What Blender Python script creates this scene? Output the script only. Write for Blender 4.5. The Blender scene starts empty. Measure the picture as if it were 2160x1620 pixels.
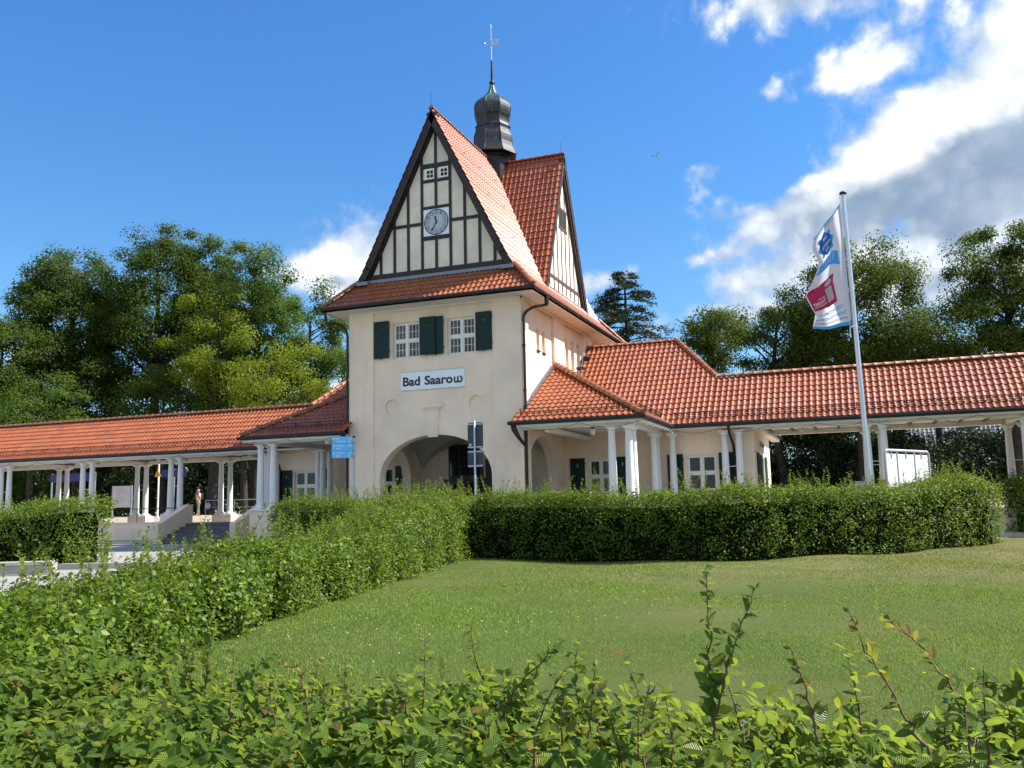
import bpy, bmesh, math, random
import numpy as np
from mathutils import Vector, Matrix

# ------------------------------------------------------------------ camera, sky, sun, exposure
scene = bpy.context.scene
COL = scene.collection
RAD = math.radians
rng = np.random.default_rng(7)
random.seed(7)

F_PX = 1900.0                                   # focal length in pixels of the 2160 x 1620 photograph
YAW, PITCH, ROLL = RAD(20.82832), RAD(7.72409), RAD(-1.272476)

def cam_matrix():
    cy, sy = math.cos(YAW), math.sin(YAW)
    M = np.array([[cy, sy, 0], [0, 0, -1], [-sy, cy, 0]], float)
    cp, sp = math.cos(PITCH), math.sin(PITCH)
    P = np.array([[1, 0, 0], [0, cp, sp], [0, -sp, cp]])
    cr, sr = math.cos(ROLL), math.sin(ROLL)
    Q = np.array([[cr, -sr, 0], [sr, cr, 0], [0, 0, 1]])
    return Q @ P @ M
MC = cam_matrix()

def ray(px, py):
    return MC.T @ np.array([px - 1080.0, py - 810.0, F_PX])
def at(px, py, Y):
    """the point at depth Y (metres in front of the lens along the facade normal) seen at this pixel of the photo"""
    d = ray(px, py)
    return d * Y / d[1]
def at_z(px, py, Z):
    d = ray(px, py)
    return d * Z / d[2]

cam = bpy.data.cameras.new('camera')
cam.sensor_width = 36.0
cam.lens = F_PX / 2160 * 36.0
cam.clip_end = 3000
cam_ob = bpy.data.objects.new('camera', cam)
COL.objects.link(cam_ob)
R3 = Matrix((MC[0], -MC[1], -MC[2])).transposed()
cam_ob.matrix_world = R3.to_4x4()               # the lens is the origin of the world: eye height z = 0
scene.camera = cam_ob

SUN_AZ, SUN_EL = RAD(19.5), RAD(47.6)            # azimuth measured from +X (to the right) towards +Y (behind the station)
SUN = Vector((math.cos(SUN_EL) * math.cos(SUN_AZ), math.cos(SUN_EL) * math.sin(SUN_AZ), math.sin(SUN_EL)))
sun = bpy.data.lights.new('sun', 'SUN')
sun.energy = 5.0
sun.angle = RAD(0.53)
sun.color = (1.0, 0.955, 0.88)
sun_ob = bpy.data.objects.new('sun', sun)
COL.objects.link(sun_ob)
sun_ob.rotation_euler = SUN.to_track_quat('Z', 'Y').to_euler()
sun_ob.location = SUN * 200

scene.view_settings.view_transform = 'Standard'
scene.view_settings.look = 'None'
scene.view_settings.exposure = 0.92
scene.view_settings.gamma = 1.0
scene.view_settings.use_curve_mapping = False
scene.cycles.max_bounces = 7
scene.cycles.transparent_max_bounces = 6
scene.cycles.caustics_reflective = False
scene.cycles.caustics_refractive = False

SKY_STRENGTH = 0.115
world = bpy.data.worlds.new('World')
scene.world = world
world.use_nodes = True
nt = world.node_tree
nt.nodes.clear()

class NG:
    """small helper to write node maths as expressions"""
    def __init__(self, tree): self.t = tree
    def n(self, typ, **kw):
        nd = self.t.nodes.new(typ)
        for k, v in kw.items(): setattr(nd, k, v)
        return nd
    def put(self, sock, v):
        if hasattr(v, 'is_linked') or hasattr(v, 'links'): self.t.links.new(v, sock)
        else: sock.default_value = v
    def m(self, op, *a, clamp=False):
        nd = self.n('ShaderNodeMath', operation=op, use_clamp=clamp)
        for i, v in enumerate(a): self.put(nd.inputs[i], v)
        return nd.outputs[0]
    def vm(self, op, *a):
        nd = self.n('ShaderNodeVectorMath', operation=op)
        for i, v in enumerate(a): self.put(nd.inputs[i], v)
        return nd.outputs['Value'] if op in ('DOT_PRODUCT', 'LENGTH') else nd.outputs[0]
    def smooth(self, v, a, b, lo=0.0, hi=1.0):
        nd = self.n('ShaderNodeMapRange', interpolation_type='SMOOTHSTEP')
        self.put(nd.inputs['Value'], v)
        self.put(nd.inputs['From Min'], a); self.put(nd.inputs['From Max'], b)
        self.put(nd.inputs['To Min'], lo); self.put(nd.inputs['To Max'], hi)
        return nd.outputs[0]
    def noise(self, vec, scale, detail=6, rough=0.55, dist=0.0, lac=2.0):
        nd = self.n('ShaderNodeTexNoise')
        self.put(nd.inputs['Vector'], vec)
        nd.inputs['Scale'].default_value = scale
        nd.inputs['Detail'].default_value = detail
        nd.inputs['Roughness'].default_value = rough
        nd.inputs['Distortion'].default_value = dist
        nd.inputs['Lacunarity'].default_value = lac
        return nd.outputs
    def mix(self, f, a, b, blend='MIX'):
        nd = self.n('ShaderNodeMix', data_type='RGBA', blend_type=blend)
        self.put(nd.inputs[0], f); self.put(nd.inputs[6], a); self.put(nd.inputs[7], b)
        return nd.outputs[2]
    def ramp(self, v, stops):
        nd = self.n('ShaderNodeValToRGB')
        e = nd.color_ramp.elements
        while len(e) < len(stops): e.new(0.5)
        for k, (p, c) in enumerate(stops):
            e[k].position = p
            e[k].color = (c[0], c[1], c[2], 1)
        self.put(nd.inputs[0], v)
        return nd.outputs[0]

def build_world():
    g = NG(nt)
    sky = g.n('ShaderNodeTexSky', sky_type='NISHITA')
    sky.sun_disc = False
    sky.sun_elevation = SUN_EL
    sky.sun_rotation = RAD(90) - SUN_AZ
    sky.air_density = 1.0
    sky.dust_density = 0.35
    sky.ozone_density = 2.2
    sky.altitude = 60
    tc = g.n('ShaderNodeTexCoord')
    d = tc.outputs['Generated']
    sep = g.n('ShaderNodeSeparateXYZ')
    g.put(sep.inputs[0], d)
    X, Y, Z = sep.outputs
    az = g.m('ARCTAN2', X, Y)
    el = g.m('ARCSINE', Z)
    wv = g.n('ShaderNodeCombineXYZ')
    g.put(wv.inputs[0], az); g.put(wv.inputs[1], el)
    big = g.noise(wv.outputs[0], 7.0, 8, 0.6)
    fine = g.noise(wv.outputs[0], 24.0, 8, 0.62, 0.3)
    wob = g.noise(wv.outputs[0], 4.0, 4, 0.55)
    wobc = g.vm('SUBTRACT', wob['Color'], (0.5, 0.5, 0.5))
    w2 = g.vm('ADD', wv.outputs[0], g.vm('MULTIPLY', wobc, (0.10, 0.07, 0)))
    s2 = g.n('ShaderNodeSeparateXYZ')
    g.put(s2.inputs[0], w2)
    A, E = s2.outputs[0], s2.outputs[1]
    def azel(px, py):
        r = ray(px, py); r = r / np.linalg.norm(r)
        return math.atan2(r[0], r[1]), math.asin(r[2])
    def blob(px, py, rx, ry, rot, w):
        a0, e0 = azel(px, py)
        ce = math.cos(e0)
        c, s = math.cos(RAD(rot)), math.sin(RAD(rot))
        da = g.m('MULTIPLY', g.m('SUBTRACT', A, a0), ce)
        de = g.m('SUBTRACT', E, e0)
        u = g.m('DIVIDE', g.m('ADD', g.m('MULTIPLY', da, c), g.m('MULTIPLY', de, s)), rx / F_PX)
        v = g.m('DIVIDE', g.m('SUBTRACT', g.m('MULTIPLY', de, c), g.m('MULTIPLY', da, s)), ry / F_PX)
        r2 = g.m('ADD', g.m('MULTIPLY', u, u), g.m('MULTIPLY', v, v))
        return g.m('MULTIPLY', g.m('POWER', 2.718, g.m('MULTIPLY', r2, -1.0)), w)
    def total(bl):
        t = None
        for b in bl:
            v = blob(*b)
            t = v if t is None else g.m('ADD', t, v)
        return t
    dens = total([
        (2140, 150, 350, 72, 38, 1.05), (1940, 290, 290, 64, 38, 1.0), (1760, 385, 180, 48, 34, 0.5), (1740, 435, 260, 46, 20, 0.78), (2120, 330, 260, 130, 28, 1.0),
        (2170, 30, 150, 60, 30, 0.6), (1690, 0, 270, 46, -4, 0.66), (1620, 45, 180, 40, -6, 0.36), (1890, 70, 130, 60, 30, 0.42),
        (1640, 165, 120, 22, 14, 0.50), (1760, 170, 130, 26, 4, 0.50), (1850, 135, 120, 34, 20, 0.48), (1790, 260, 120, 50, 40, 0.32),
        (1515, 425, 44, 60, 70, 0.56), (1475, 362, 40, 20, 0, 0.52), (2060, 560, 250, 56, 8, 0.66), (2120, 470, 190, 56, 10, 0.5), (1640, 470, 120, 36, 10, 0.28),
        (1640, 585, 130, 32, 16, 0.80), (1560, 604, 80, 22, 0, 0.62), (1590, 665, 120, 36, 0, 0.8), (1440, 690, 90, 30, 0, 0.62),
        (1250, 610, 80, 32, 10, 0.90), (775, 545, 150, 85, 24, 1.25), (650, 588, 130, 36, 4, 1.05), (1490, 560, 52, 18, 0, 0.46),
        (2250, 640, 220, 160, 0, 0.7), (1850, 620, 200, 50, 0, 0.40), (300, 790, 320, 60, 0, 0.5), (700, 790, 160, 60, 0, 0.4)])
    # unseen clouds over the rest of the dome, thickened to whiten the fill light
    far = g.smooth(g.m('ABSOLUTE', g.m('ADD', az, 0.36)), 0.75, 1.1)
    far = g.m('MULTIPLY', far, g.smooth(wob['Fac'], 0.40, 0.58, 0.0, 1.1))
    dens = g.m('ADD', dens, far)
    tiny = g.noise(wv.outputs[0], 75.0, 6, 0.65, 0.4)
    def puffs(scale, warp):
        wn_ = g.noise(wv.outputs[0], scale * 1.7, 4, 0.6)
        pv_ = g.vm('ADD', w2, g.vm('MULTIPLY', g.vm('SUBTRACT', wn_['Color'], (0.5, 0.5, 0.5)), (warp, warp, 0)))
        vo = g.n('ShaderNodeTexVoronoi', feature='SMOOTH_F1'); vo.inputs['Scale'].default_value = scale; vo.inputs['Smoothness'].default_value = 0.35
        g.put(vo.inputs['Vector'], pv_)
        return g.m('SUBTRACT', 0.5, vo.outputs['Distance'])
    pf1 = puffs(17.0, 0.05); pf2 = puffs(46.0, 0.02)
    puff = g.m('ADD', g.m('MULTIPLY', pf1, 0.9), g.m('MULTIPLY', pf2, 0.55))
    n = g.m('ADD', g.m('MULTIPLY', g.m('SUBTRACT', big['Fac'], 0.5), 1.2), g.m('MULTIPLY', g.m('SUBTRACT', fine['Fac'], 0.5), 1.0))
    n = g.m('ADD', n, g.m('MULTIPLY', g.m('SUBTRACT', tiny['Fac'], 0.5), 0.45))
    body = g.m('ADD', dens, g.m('ADD', n, g.m('MULTIPLY', puff, 0.75)))
    cover = g.m('MULTIPLY', g.smooth(body, 0.26, 0.95), g.smooth(dens, 0.10, 0.30))
    rel = g.noise(w2, 11.0, 8, 0.62, 0.2)
    relc = g.m('SUBTRACT', rel['Fac'], 0.5)
    core = g.smooth(g.m('ADD', g.m('MULTIPLY', dens, 0.40), g.m('ADD', g.m('ADD', g.m('MULTIPLY', relc, 1.3), g.m('MULTIPLY', puff, 0.9)), g.m('MULTIPLY', n, 0.3))), 0.10, 0.80)
    # the underside of the big bank is in its own shade
    shade = total([(1920, 408, 270, 58, 14, 1.0), (2135, 335, 190, 92, 32, 1.05), (1640, 436, 130, 20, 14, 0.45), (780, 596, 120, 24, 4, 0.5), (690, 608, 80, 16, 0, 0.45), (2000, 600, 200, 30, 0, 0.5), (1700, 5, 150, 24, 0, 0.45), (1960, 500, 220, 26, 6, 0.4)])
    shade = g.smooth(g.m('ADD', shade, g.m('ADD', g.m('MULTIPLY', n, 0.45), g.m('SUBTRACT', g.m('MULTIPLY', relc, 1.1), g.m('MULTIPLY', puff, 0.35)))), -0.04, 0.98)
    lit = g.mix(core, (2.9, 3.45, 4.2, 1), (6.0, 6.05, 6.1, 1))
    grey = g.mix(g.smooth(g.m('ADD', relc, g.m('MULTIPLY', puff, 0.5)), -0.25, 0.35), (1.35, 1.85, 2.55, 1), (2.5, 2.95, 3.6, 1))
    cloud = g.mix(shade, lit, grey)
    tint = g.mix(g.smooth(el, 0.0, 0.50), (0.51, 0.71, 0.79, 1), (0.355, 0.715, 1.02, 1))      # a clear, deep blue day
    blue = g.mix(1.0, sky.outputs[0], tint, 'MULTIPLY')
    colr = g.mix(g.m('MULTIPLY', cover, 0.97), blue, cloud)
    bg = g.n('ShaderNodeBackground')
    g.put(bg.inputs[0], colr)
    bg.inputs[1].default_value = SKY_STRENGTH
    out = g.n('ShaderNodeOutputWorld')
    nt.links.new(bg.outputs[0], out.inputs[0])
build_world()

# ------------------------------------------------------------------ tags and mesh helpers
def tag(o, label=None, cat=None, group=None, kind=None):
    if label: o['label'] = label
    if cat: o['category'] = cat
    if group: o['group'] = group
    if kind: o['kind'] = kind
    return o

def empty(name, loc=(0, 0, 0), label=None, cat=None, group=None):
    o = bpy.data.objects.new(name, None)
    o.location = loc
    o.empty_display_size = 0.3
    COL.objects.link(o)
    return tag(o, label, cat, group)

def link(name, mesh, parent=None, mat=None):
    o = bpy.data.objects.new(name, mesh)
    COL.objects.link(o)
    if mat is not None and not mesh.materials: mesh.materials.append(mat)
    if parent is not None:
        o.parent = parent
        # geometry is written in world coordinates; undo the parent's offset
        pl = Vector((0, 0, 0)); p = parent
        while p is not None:
            pl += p.location; p = p.parent
        o.location = -pl
    return o

class MB:
    """collects boxes, tubes, lathes and plates; build() links them as ONE mesh object"""
    def __init__(self):
        self.v = []; self.f = []; self.sm = []; self.done = []
    def cut(self):
        """what follows becomes a mesh object of its own"""
        if self.v: self.done.append((self.v, self.f, self.sm))
        self.v, self.f, self.sm = [], [], []
        return self
    def add(self, vs, fs, smooth=False):
        n = len(self.v)
        self.v.extend([tuple(map(float, p)) for p in vs])
        self.f.extend([tuple(i + n for i in f) for f in fs])
        self.sm.extend([smooth] * len(fs))
        return self
    def box(self, a, b):
        (x0, y0, z0), (x1, y1, z1) = a, b
        x0, x1 = sorted((x0, x1)); y0, y1 = sorted((y0, y1)); z0, z1 = sorted((z0, z1))
        vs = [(x0, y0, z0), (x1, y0, z0), (x1, y1, z0), (x0, y1, z0), (x0, y0, z1), (x1, y0, z1), (x1, y1, z1), (x0, y1, z1)]
        return self.add(vs, [(0, 3, 2, 1), (4, 5, 6, 7), (0, 1, 5, 4), (1, 2, 6, 5), (2, 3, 7, 6), (3, 0, 4, 7)])
    def obox(self, o, u, v, w):
        o, u, v, w = map(Vector, (o, u, v, w))
        vs = [o, o + u, o + u + v, o + v, o + w, o + u + w, o + u + v + w, o + v + w]
        return self.add(vs, [(0, 3, 2, 1), (4, 5, 6, 7), (0, 1, 5, 4), (1, 2, 6, 5), (2, 3, 7, 6), (3, 0, 4, 7)])
    def bar(self, p, q, w, h, up=(0, 0, 1)):
        p, q, up = Vector(p), Vector(q), Vector(up)
        d = (q - p)
        s = d.cross(up).normalized() * w
        t = s.cross(d).normalized() * h
        return self.obox(p - s / 2 - t / 2, d, s, t)
    def quad(self, *p, smooth=False):
        return self.add(p, [tuple(range(len(p)))], smooth)
    def lathe(self, c, prof, n=16, smooth=True, a0=0.0, cap=True):
        cx, cy, cz = c
        vs = []
        for r, z in prof:
            for k in range(n):
                t = a0 + 2 * math.pi * k / n
                vs.append((cx + r * math.cos(t), cy + r * math.sin(t), cz + z))
        fs = []
        for i in range(len(prof) - 1):
            for k in range(n):
                fs.append((i * n + k, i * n + (k + 1) % n, (i + 1) * n + (k + 1) % n, (i + 1) * n + k))
        self.add(vs, fs, smooth)
        if cap:
            self.add(vs[:n], [tuple(range(n))[::-1]])
            self.add(vs[-n:], [tuple(range(n))])
        return self
    def tube(self, pts, r, n=8, smooth=True, cap=True):
        pts = [Vector(p) for p in pts]
        rs = r if isinstance(r, (list, tuple)) else [r] * len(pts)
        vs = []
        prev = None
        for i, p in enumerate(pts):
            d = (pts[min(i + 1, len(pts) - 1)] - pts[max(i - 1, 0)])
            if d.length < 1e-9: d = Vector((0, 0, 1))
            d.normalize()
            if prev is None:
                ref = Vector((0, 0, 1)) if abs(d.z) < 0.9 else Vector((1, 0, 0))
                s = d.cross(ref).normalized()
            else:
                s = (prev - d * prev.dot(d))
                s = s.normalized() if s.length > 1e-6 else d.orthogonal().normalized()
            prev = s
            t = d.cross(s)
            for k in range(n):
                a = 2 * math.pi * k / n
                vs.append(p + (s * math.cos(a) + t * math.sin(a)) * rs[i])
        fs = []
        for i in range(len(pts) - 1):
            for k in range(n):
                fs.append((i * n + k, i * n + (k + 1) % n, (i + 1) * n + (k + 1) % n, (i + 1) * n + k))
        self.add(vs, fs, smooth)
        if cap:
            self.add(vs[:n], [tuple(range(n))[::-1]]); self.add(vs[-n:], [tuple(range(n))])
        return self
    def plate(self, o, u, v, w, outer, holes=(), back=True, reveal=True):
        """a flat plate: outline and holes in (u, v) metres from o, thickness vector w (the face at o + w = front)"""
        o, u, v, w = map(Vector, (o, u, v, w))
        bm = bmesh.new()
        loops = []
        for lp in [outer] + list(holes):
            vs = [bm.verts.new((p[0], p[1], 0)) for p in lp]
            for i in range(len(vs)): bm.edges.new((vs[i], vs[(i + 1) % len(vs)]))
            loops.append(vs)
        bmesh.ops.triangle_fill(bm, use_beauty=True, use_dissolve=False, edges=bm.edges[:], normal=(0, 0, 1))
        bm.verts.index_update()
        P = [(vv.co.x, vv.co.y) for vv in bm.verts]
        T = [tuple(vv.index for vv in f.verts) for f in bm.faces]
        lids = [[vv.index for vv in l] for l in loops]
        bm.free()
        front = [o + u * a + v * b + w for a, b in P]
        self.add(front, T)
        bk = [o + u * a + v * b for a, b in P]
        if back: self.add(bk, [t[::-1] for t in T])
        for k, l in enumerate(lids):
            if k == 0 and not back and not reveal: continue
            n = len(l)
            vs = [front[i] for i in l] + [bk[i] for i in l]
            self.add(vs, [(i, (i + 1) % n, n + (i + 1) % n, n + i) for i in range(n)])
        return self
    def mesh(self, name):
        me = bpy.data.meshes.new(name)
        me.from_pydata(self.v, [], self.f)
        if any(self.sm): me.polygons.foreach_set('use_smooth', self.sm)
        me.update()
        return me
    def build(self, name, mat, parent=None, bevel=0.0):
        for v, f, sm in self.done:
            sub = MB(); sub.v, sub.f, sub.sm = v, f, sm
            sub.build(name, mat, parent, bevel)
        o = link(name, self.mesh(name), parent, mat)
        if bevel:
            md = o.modifiers.new('bevel', 'BEVEL')
            md.width = bevel; md.segments = 2; md.limit_method = 'ANGLE'; md.angle_limit = RAD(40)
        return o

def copy_thing(o, parent=None):
    c = o.copy()
    COL.objects.link(c)
    c.parent = parent
    for ch in o.children: copy_thing(ch, c)
    return c

def arc(cx, cy, rx, ry, a0, a1, n):
    return [(cx + rx * math.cos(RAD(a0 + (a1 - a0) * k / n)), cy + ry * math.sin(RAD(a0 + (a1 - a0) * k / n))) for k in range(n + 1)]

# ------------------------------------------------------------------ materials
def mat(name, col, rough=0.6, metal=0.0, spec=0.5, var=0.0, vscale=3.0, bump=0.0, bscale=40.0, streak=0.0, coat=0.0):
    m = bpy.data.materials.new(name)
    m.use_nodes = True
    t = m.node_tree
    p = t.nodes['Principled BSDF']
    g = NG(t)
    p.inputs['Base Color'].default_value = (*col, 1)
    p.inputs['Roughness'].default_value = rough
    p.inputs['Metallic'].default_value = metal
    p.inputs['Specular IOR Level'].default_value = spec
    if coat: p.inputs['Coat Weight'].default_value = coat
    tc = g.n('ShaderNodeTexCoord').outputs['Object']
    if var:
        nz = g.noise(tc, vscale, 8, 0.62)['Fac']
        f = g.smooth(nz, 0.3, 0.7, 1 - var, 1 + var * 0.6)
        c = g.vm('MULTIPLY', (*col,), g.vm('MULTIPLY', (1, 1, 1), (1, 1, 1)))
        hs = g.n('ShaderNodeHueSaturation')
        hs.inputs['Color'].default_value = (*col, 1)
        g.put(hs.inputs['Value'], f)
        colo = hs.outputs[0]
        if streak:
            mp = g.n('ShaderNodeMapping')
            g.put(mp.inputs['Vector'], tc)
            mp.inputs['Scale'].default_value = (5.0, 5.0, 0.35)
            sn = g.noise(mp.outputs[0], 1.6, 6, 0.6)['Fac']
            colo = g.mix(g.smooth(sn, 0.56, 0.78, 0.0, streak), colo, (col[0] * 0.62, col[1] * 0.60, col[2] * 0.56, 1))
        g.put(p.inputs['Base Color'], colo)
    if bump:
        b = g.n('ShaderNodeBump')
        b.inputs['Strength'].default_value = bump
        b.inputs['Distance'].default_value = 0.02
        g.put(b.inputs['Height'], g.noise(tc, bscale, 5, 0.6)['Fac'])
        t.links.new(b.outputs[0], p.inputs['Normal'])
    return m

M = {}
M['plaster'] = mat('cream plaster', (0.86, 0.69, 0.54), 0.9, spec=0.2, var=0.10, vscale=0.8, bump=0.4, bscale=55, streak=0.36)
M['infill'] = mat('pale infill plaster', (0.80, 0.71, 0.57), 0.9, spec=0.2, var=0.10, vscale=1.6, bump=0.3, bscale=45, streak=0.25)
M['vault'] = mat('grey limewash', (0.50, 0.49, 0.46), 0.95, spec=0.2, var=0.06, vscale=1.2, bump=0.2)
M['white'] = mat('white painted wood', (0.74, 0.71, 0.65), 0.55, var=0.06, vscale=2.5, bump=0.08, bscale=25)
M['column'] = mat('white painted plaster', (0.76, 0.75, 0.73), 0.7, var=0.05, vscale=2.2, bump=0.12, bscale=60, streak=0.14)
M['framew'] = mat('white window paint', (0.78, 0.76, 0.70), 0.4, var=0.03)
M['timber'] = mat('dark brown timber', (0.030, 0.019, 0.016), 0.65, var=0.5, vscale=5, bump=0.3, bscale=30)
M['weathered'] = mat('weathered brown timber', (0.085, 0.058, 0.052), 0.75, var=0.45, vscale=6, bump=0.3, bscale=30)
M['gutter'] = mat('dark bronze sheet metal', (0.028, 0.026, 0.024), 0.38, metal=0.5, var=0.2)
M['lead'] = mat('grey lead flashing', (0.22, 0.24, 0.27), 0.5, metal=0.6, var=0.15)
M['shutter'] = mat('dark green paint', (0.0025, 0.022, 0.019), 0.4, spec=0.25, var=0.12, vscale=2, bump=0.05)
M['shutter2'] = mat('sunlit green paint', (0.02, 0.10, 0.10), 0.35, var=0.12, vscale=2)  # the green shutter paint lightened to look sunlit
M['curtain'] = mat('white net curtain', (0.55, 0.55, 0.55), 0.9, var=0.1)
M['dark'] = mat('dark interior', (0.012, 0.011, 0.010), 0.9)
M['doorwood'] = mat('dark stained door wood', (0.010, 0.009, 0.009), 0.4, var=0.2)
M['steel'] = mat('galvanised steel', (0.42, 0.46, 0.50), 0.42, metal=0.75, var=0.15, vscale=6)
M['alu'] = mat('brushed aluminium', (0.60, 0.61, 0.63), 0.35, metal=0.85, var=0.06, vscale=4)
M['signback'] = mat('dark grey sign back', (0.035, 0.045, 0.055), 0.5, var=0.15)
M['signwhite'] = mat('white enamel', (0.78, 0.81, 0.86), 0.3, var=0.03)
M['ink'] = mat('dark lettering', (0.022, 0.024, 0.03), 0.5)
M['black'] = mat('black paint', (0.008, 0.008, 0.01), 0.45)
M['signblue'] = mat('light blue sign face', (0.11, 0.50, 0.95), 0.35)
M['signtext'] = mat('white lettering', (0.85, 0.87, 0.85), 0.5)
M['signyellow'] = mat('yellow symbol', (0.75, 0.80, 0.25), 0.5)
M['platblue'] = mat('platform sign blue', (0.018, 0.024, 0.17), 0.4)
M['warn'] = mat('amber warning enamel', (0.75, 0.38, 0.02), 0.4)
M['yellow'] = mat('mustard yellow box paint', (0.62, 0.42, 0.015), 0.5, var=0.05)
M['boxgrey'] = mat('grey cabinet paint', (0.42, 0.41, 0.42), 0.55, var=0.06)
M['board'] = mat('white display panel', (0.80, 0.81, 0.83), 0.35, var=0.02)
M['infopaper'] = mat('pale information panel', (0.55, 0.54, 0.58), 0.4, var=0.05)
M['concrete'] = mat('pale concrete', (0.37, 0.345, 0.305), 0.9, var=0.15, vscale=2, bump=0.3, bscale=30)
M['stone'] = mat('grey step stone', (0.12, 0.12, 0.125), 0.85, var=0.2, vscale=3, bump=0.3)
M['copper_dark'] = mat('dark copper', (0.034, 0.029, 0.030), 0.42, metal=0.6, var=0.35, vscale=3)
M['globe'] = mat('white glass globe', (0.75, 0.74, 0.70), 0.25)
M['skin'] = mat('skin', (0.50, 0.27, 0.19), 0.6)
M['shirt'] = mat('light beige shirt cloth', (0.78, 0.70, 0.62), 0.9)
M['trousers'] = mat('grey brown trouser cloth', (0.20, 0.165, 0.14), 0.9)
M['hair'] = mat('dark hair', (0.012, 0.008, 0.006), 0.6)
M['bark'] = mat('dark bark', (0.045, 0.036, 0.028), 0.95, var=0.3, vscale=4, bump=0.6, bscale=20)
M['twig'] = mat('reddish brown twig', (0.13, 0.062, 0.035), 0.7)
M['redbox'] = mat('red poster', (0.42, 0.02, 0.03), 0.5)
M['bluepaper'] = mat('blue poster', (0.10, 0.25, 0.55), 0.5)

def glass_mat():
    m = bpy.data.materials.new('window glass')
    m.use_nodes = True
    p = m.node_tree.nodes['Principled BSDF']
    p.inputs['Base Color'].default_value = (0.012, 0.014, 0.018, 1)
    p.inputs['Roughness'].default_value = 0.06
    p.inputs['Specular IOR Level'].default_value = 0.8
    p.inputs['Alpha'].default_value = 0.62
    return m
M['glass'] = glass_mat()

def copper_mat():
    m = bpy.data.materials.new('verdigris copper')
    m.use_nodes = True
    t = m.node_tree; p = t.nodes['Principled BSDF']; g = NG(t)
    tc = g.n('ShaderNodeTexCoord').outputs['Object']
    mp = g.n('ShaderNodeMapping'); g.put(mp.inputs['Vector'], tc)
    mp.inputs['Scale'].default_value = (7, 7, 0.7)
    n = g.noise(mp.outputs[0], 2.2, 8, 0.65)['Fac']
    se = g.n('ShaderNodeSeparateXYZ'); g.put(se.inputs[0], tc)
    up = g.smooth(se.outputs[2], 17.2, 19.0, 0.0, 0.55)          # the run-off patina is thicker on the upper onion
    f = g.smooth(g.m('ADD', n, g.m('MULTIPLY', up, 0.45)), 0.50, 0.80)
    g.put(p.inputs['Base Color'], g.mix(f, (0.034, 0.029, 0.032, 1), (0.10, 0.165, 0.155, 1)))
    p.inputs['Metallic'].default_value = 0.35
    p.inputs['Roughness'].default_value = 0.42
    return m
M['copper'] = copper_mat()

def tile_mat(name, tone=1.0, rough=0.37):
    m = bpy.data.materials.new(name)
    m.use_nodes = True
    t = m.node_tree; p = t.nodes['Principled BSDF']; g = NG(t)
    uv = g.n('ShaderNodeUVMap', uv_map='tile')
    fl = g.vm('FLOOR', uv.outputs[0])
    wn = g.n('ShaderNodeTexWhiteNoise', noise_dimensions='2D'); g.put(wn.inputs['Vector'], fl)
    tc = g.n('ShaderNodeTexCoord').outputs['Object']
    big = g.noise(tc, 0.55, 5, 0.6)['Fac']
    fine = g.noise(tc, 22, 5, 0.7)['Fac']
    c = g.ramp(wn.outputs[0], [(0.0, (0.275, 0.072, 0.026)), (0.35, (0.32, 0.090, 0.030)), (0.66, (0.355, 0.110, 0.037)), (0.85, (0.34, 0.112, 0.046)), (0.96, (0.28, 0.092, 0.045)), (1.0, (0.21, 0.068, 0.040))])
    c = g.mix(g.smooth(big, 0.35, 0.7, 0.0, 0.5), c, (0.30, 0.080, 0.038, 1))
    c = g.mix(g.smooth(fine, 0.55, 0.8, 0.0, 0.18), c, (0.14, 0.062, 0.044, 1))
    lich = g.noise(tc, 3.2, 8, 0.7)['Fac']
    c = g.mix(g.smooth(lich, 0.60, 0.72, 0.0, 0.55), c, (0.12, 0.085, 0.06, 1))
    # the shadow gap under each course's lap, painted as a dark line
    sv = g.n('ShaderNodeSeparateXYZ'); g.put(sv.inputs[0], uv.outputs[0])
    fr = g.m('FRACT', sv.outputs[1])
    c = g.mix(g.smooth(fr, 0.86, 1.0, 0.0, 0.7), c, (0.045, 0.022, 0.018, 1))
    hs = g.n('ShaderNodeHueSaturation'); g.put(hs.inputs['Color'], c); hs.inputs['Value'].default_value = tone
    g.put(p.inputs['Base Color'], hs.outputs[0])
    g.put(p.inputs['Roughness'], g.smooth(fine, 0.3, 0.75, rough - 0.06, rough + 0.12))
    p.inputs['Specular IOR Level'].default_value = 0.55
    return m
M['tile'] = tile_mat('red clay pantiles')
M['ridge'] = mat('orange ridge tile', (0.33, 0.115, 0.048), 0.5, var=0.30, vscale=5, bump=0.1)

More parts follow.
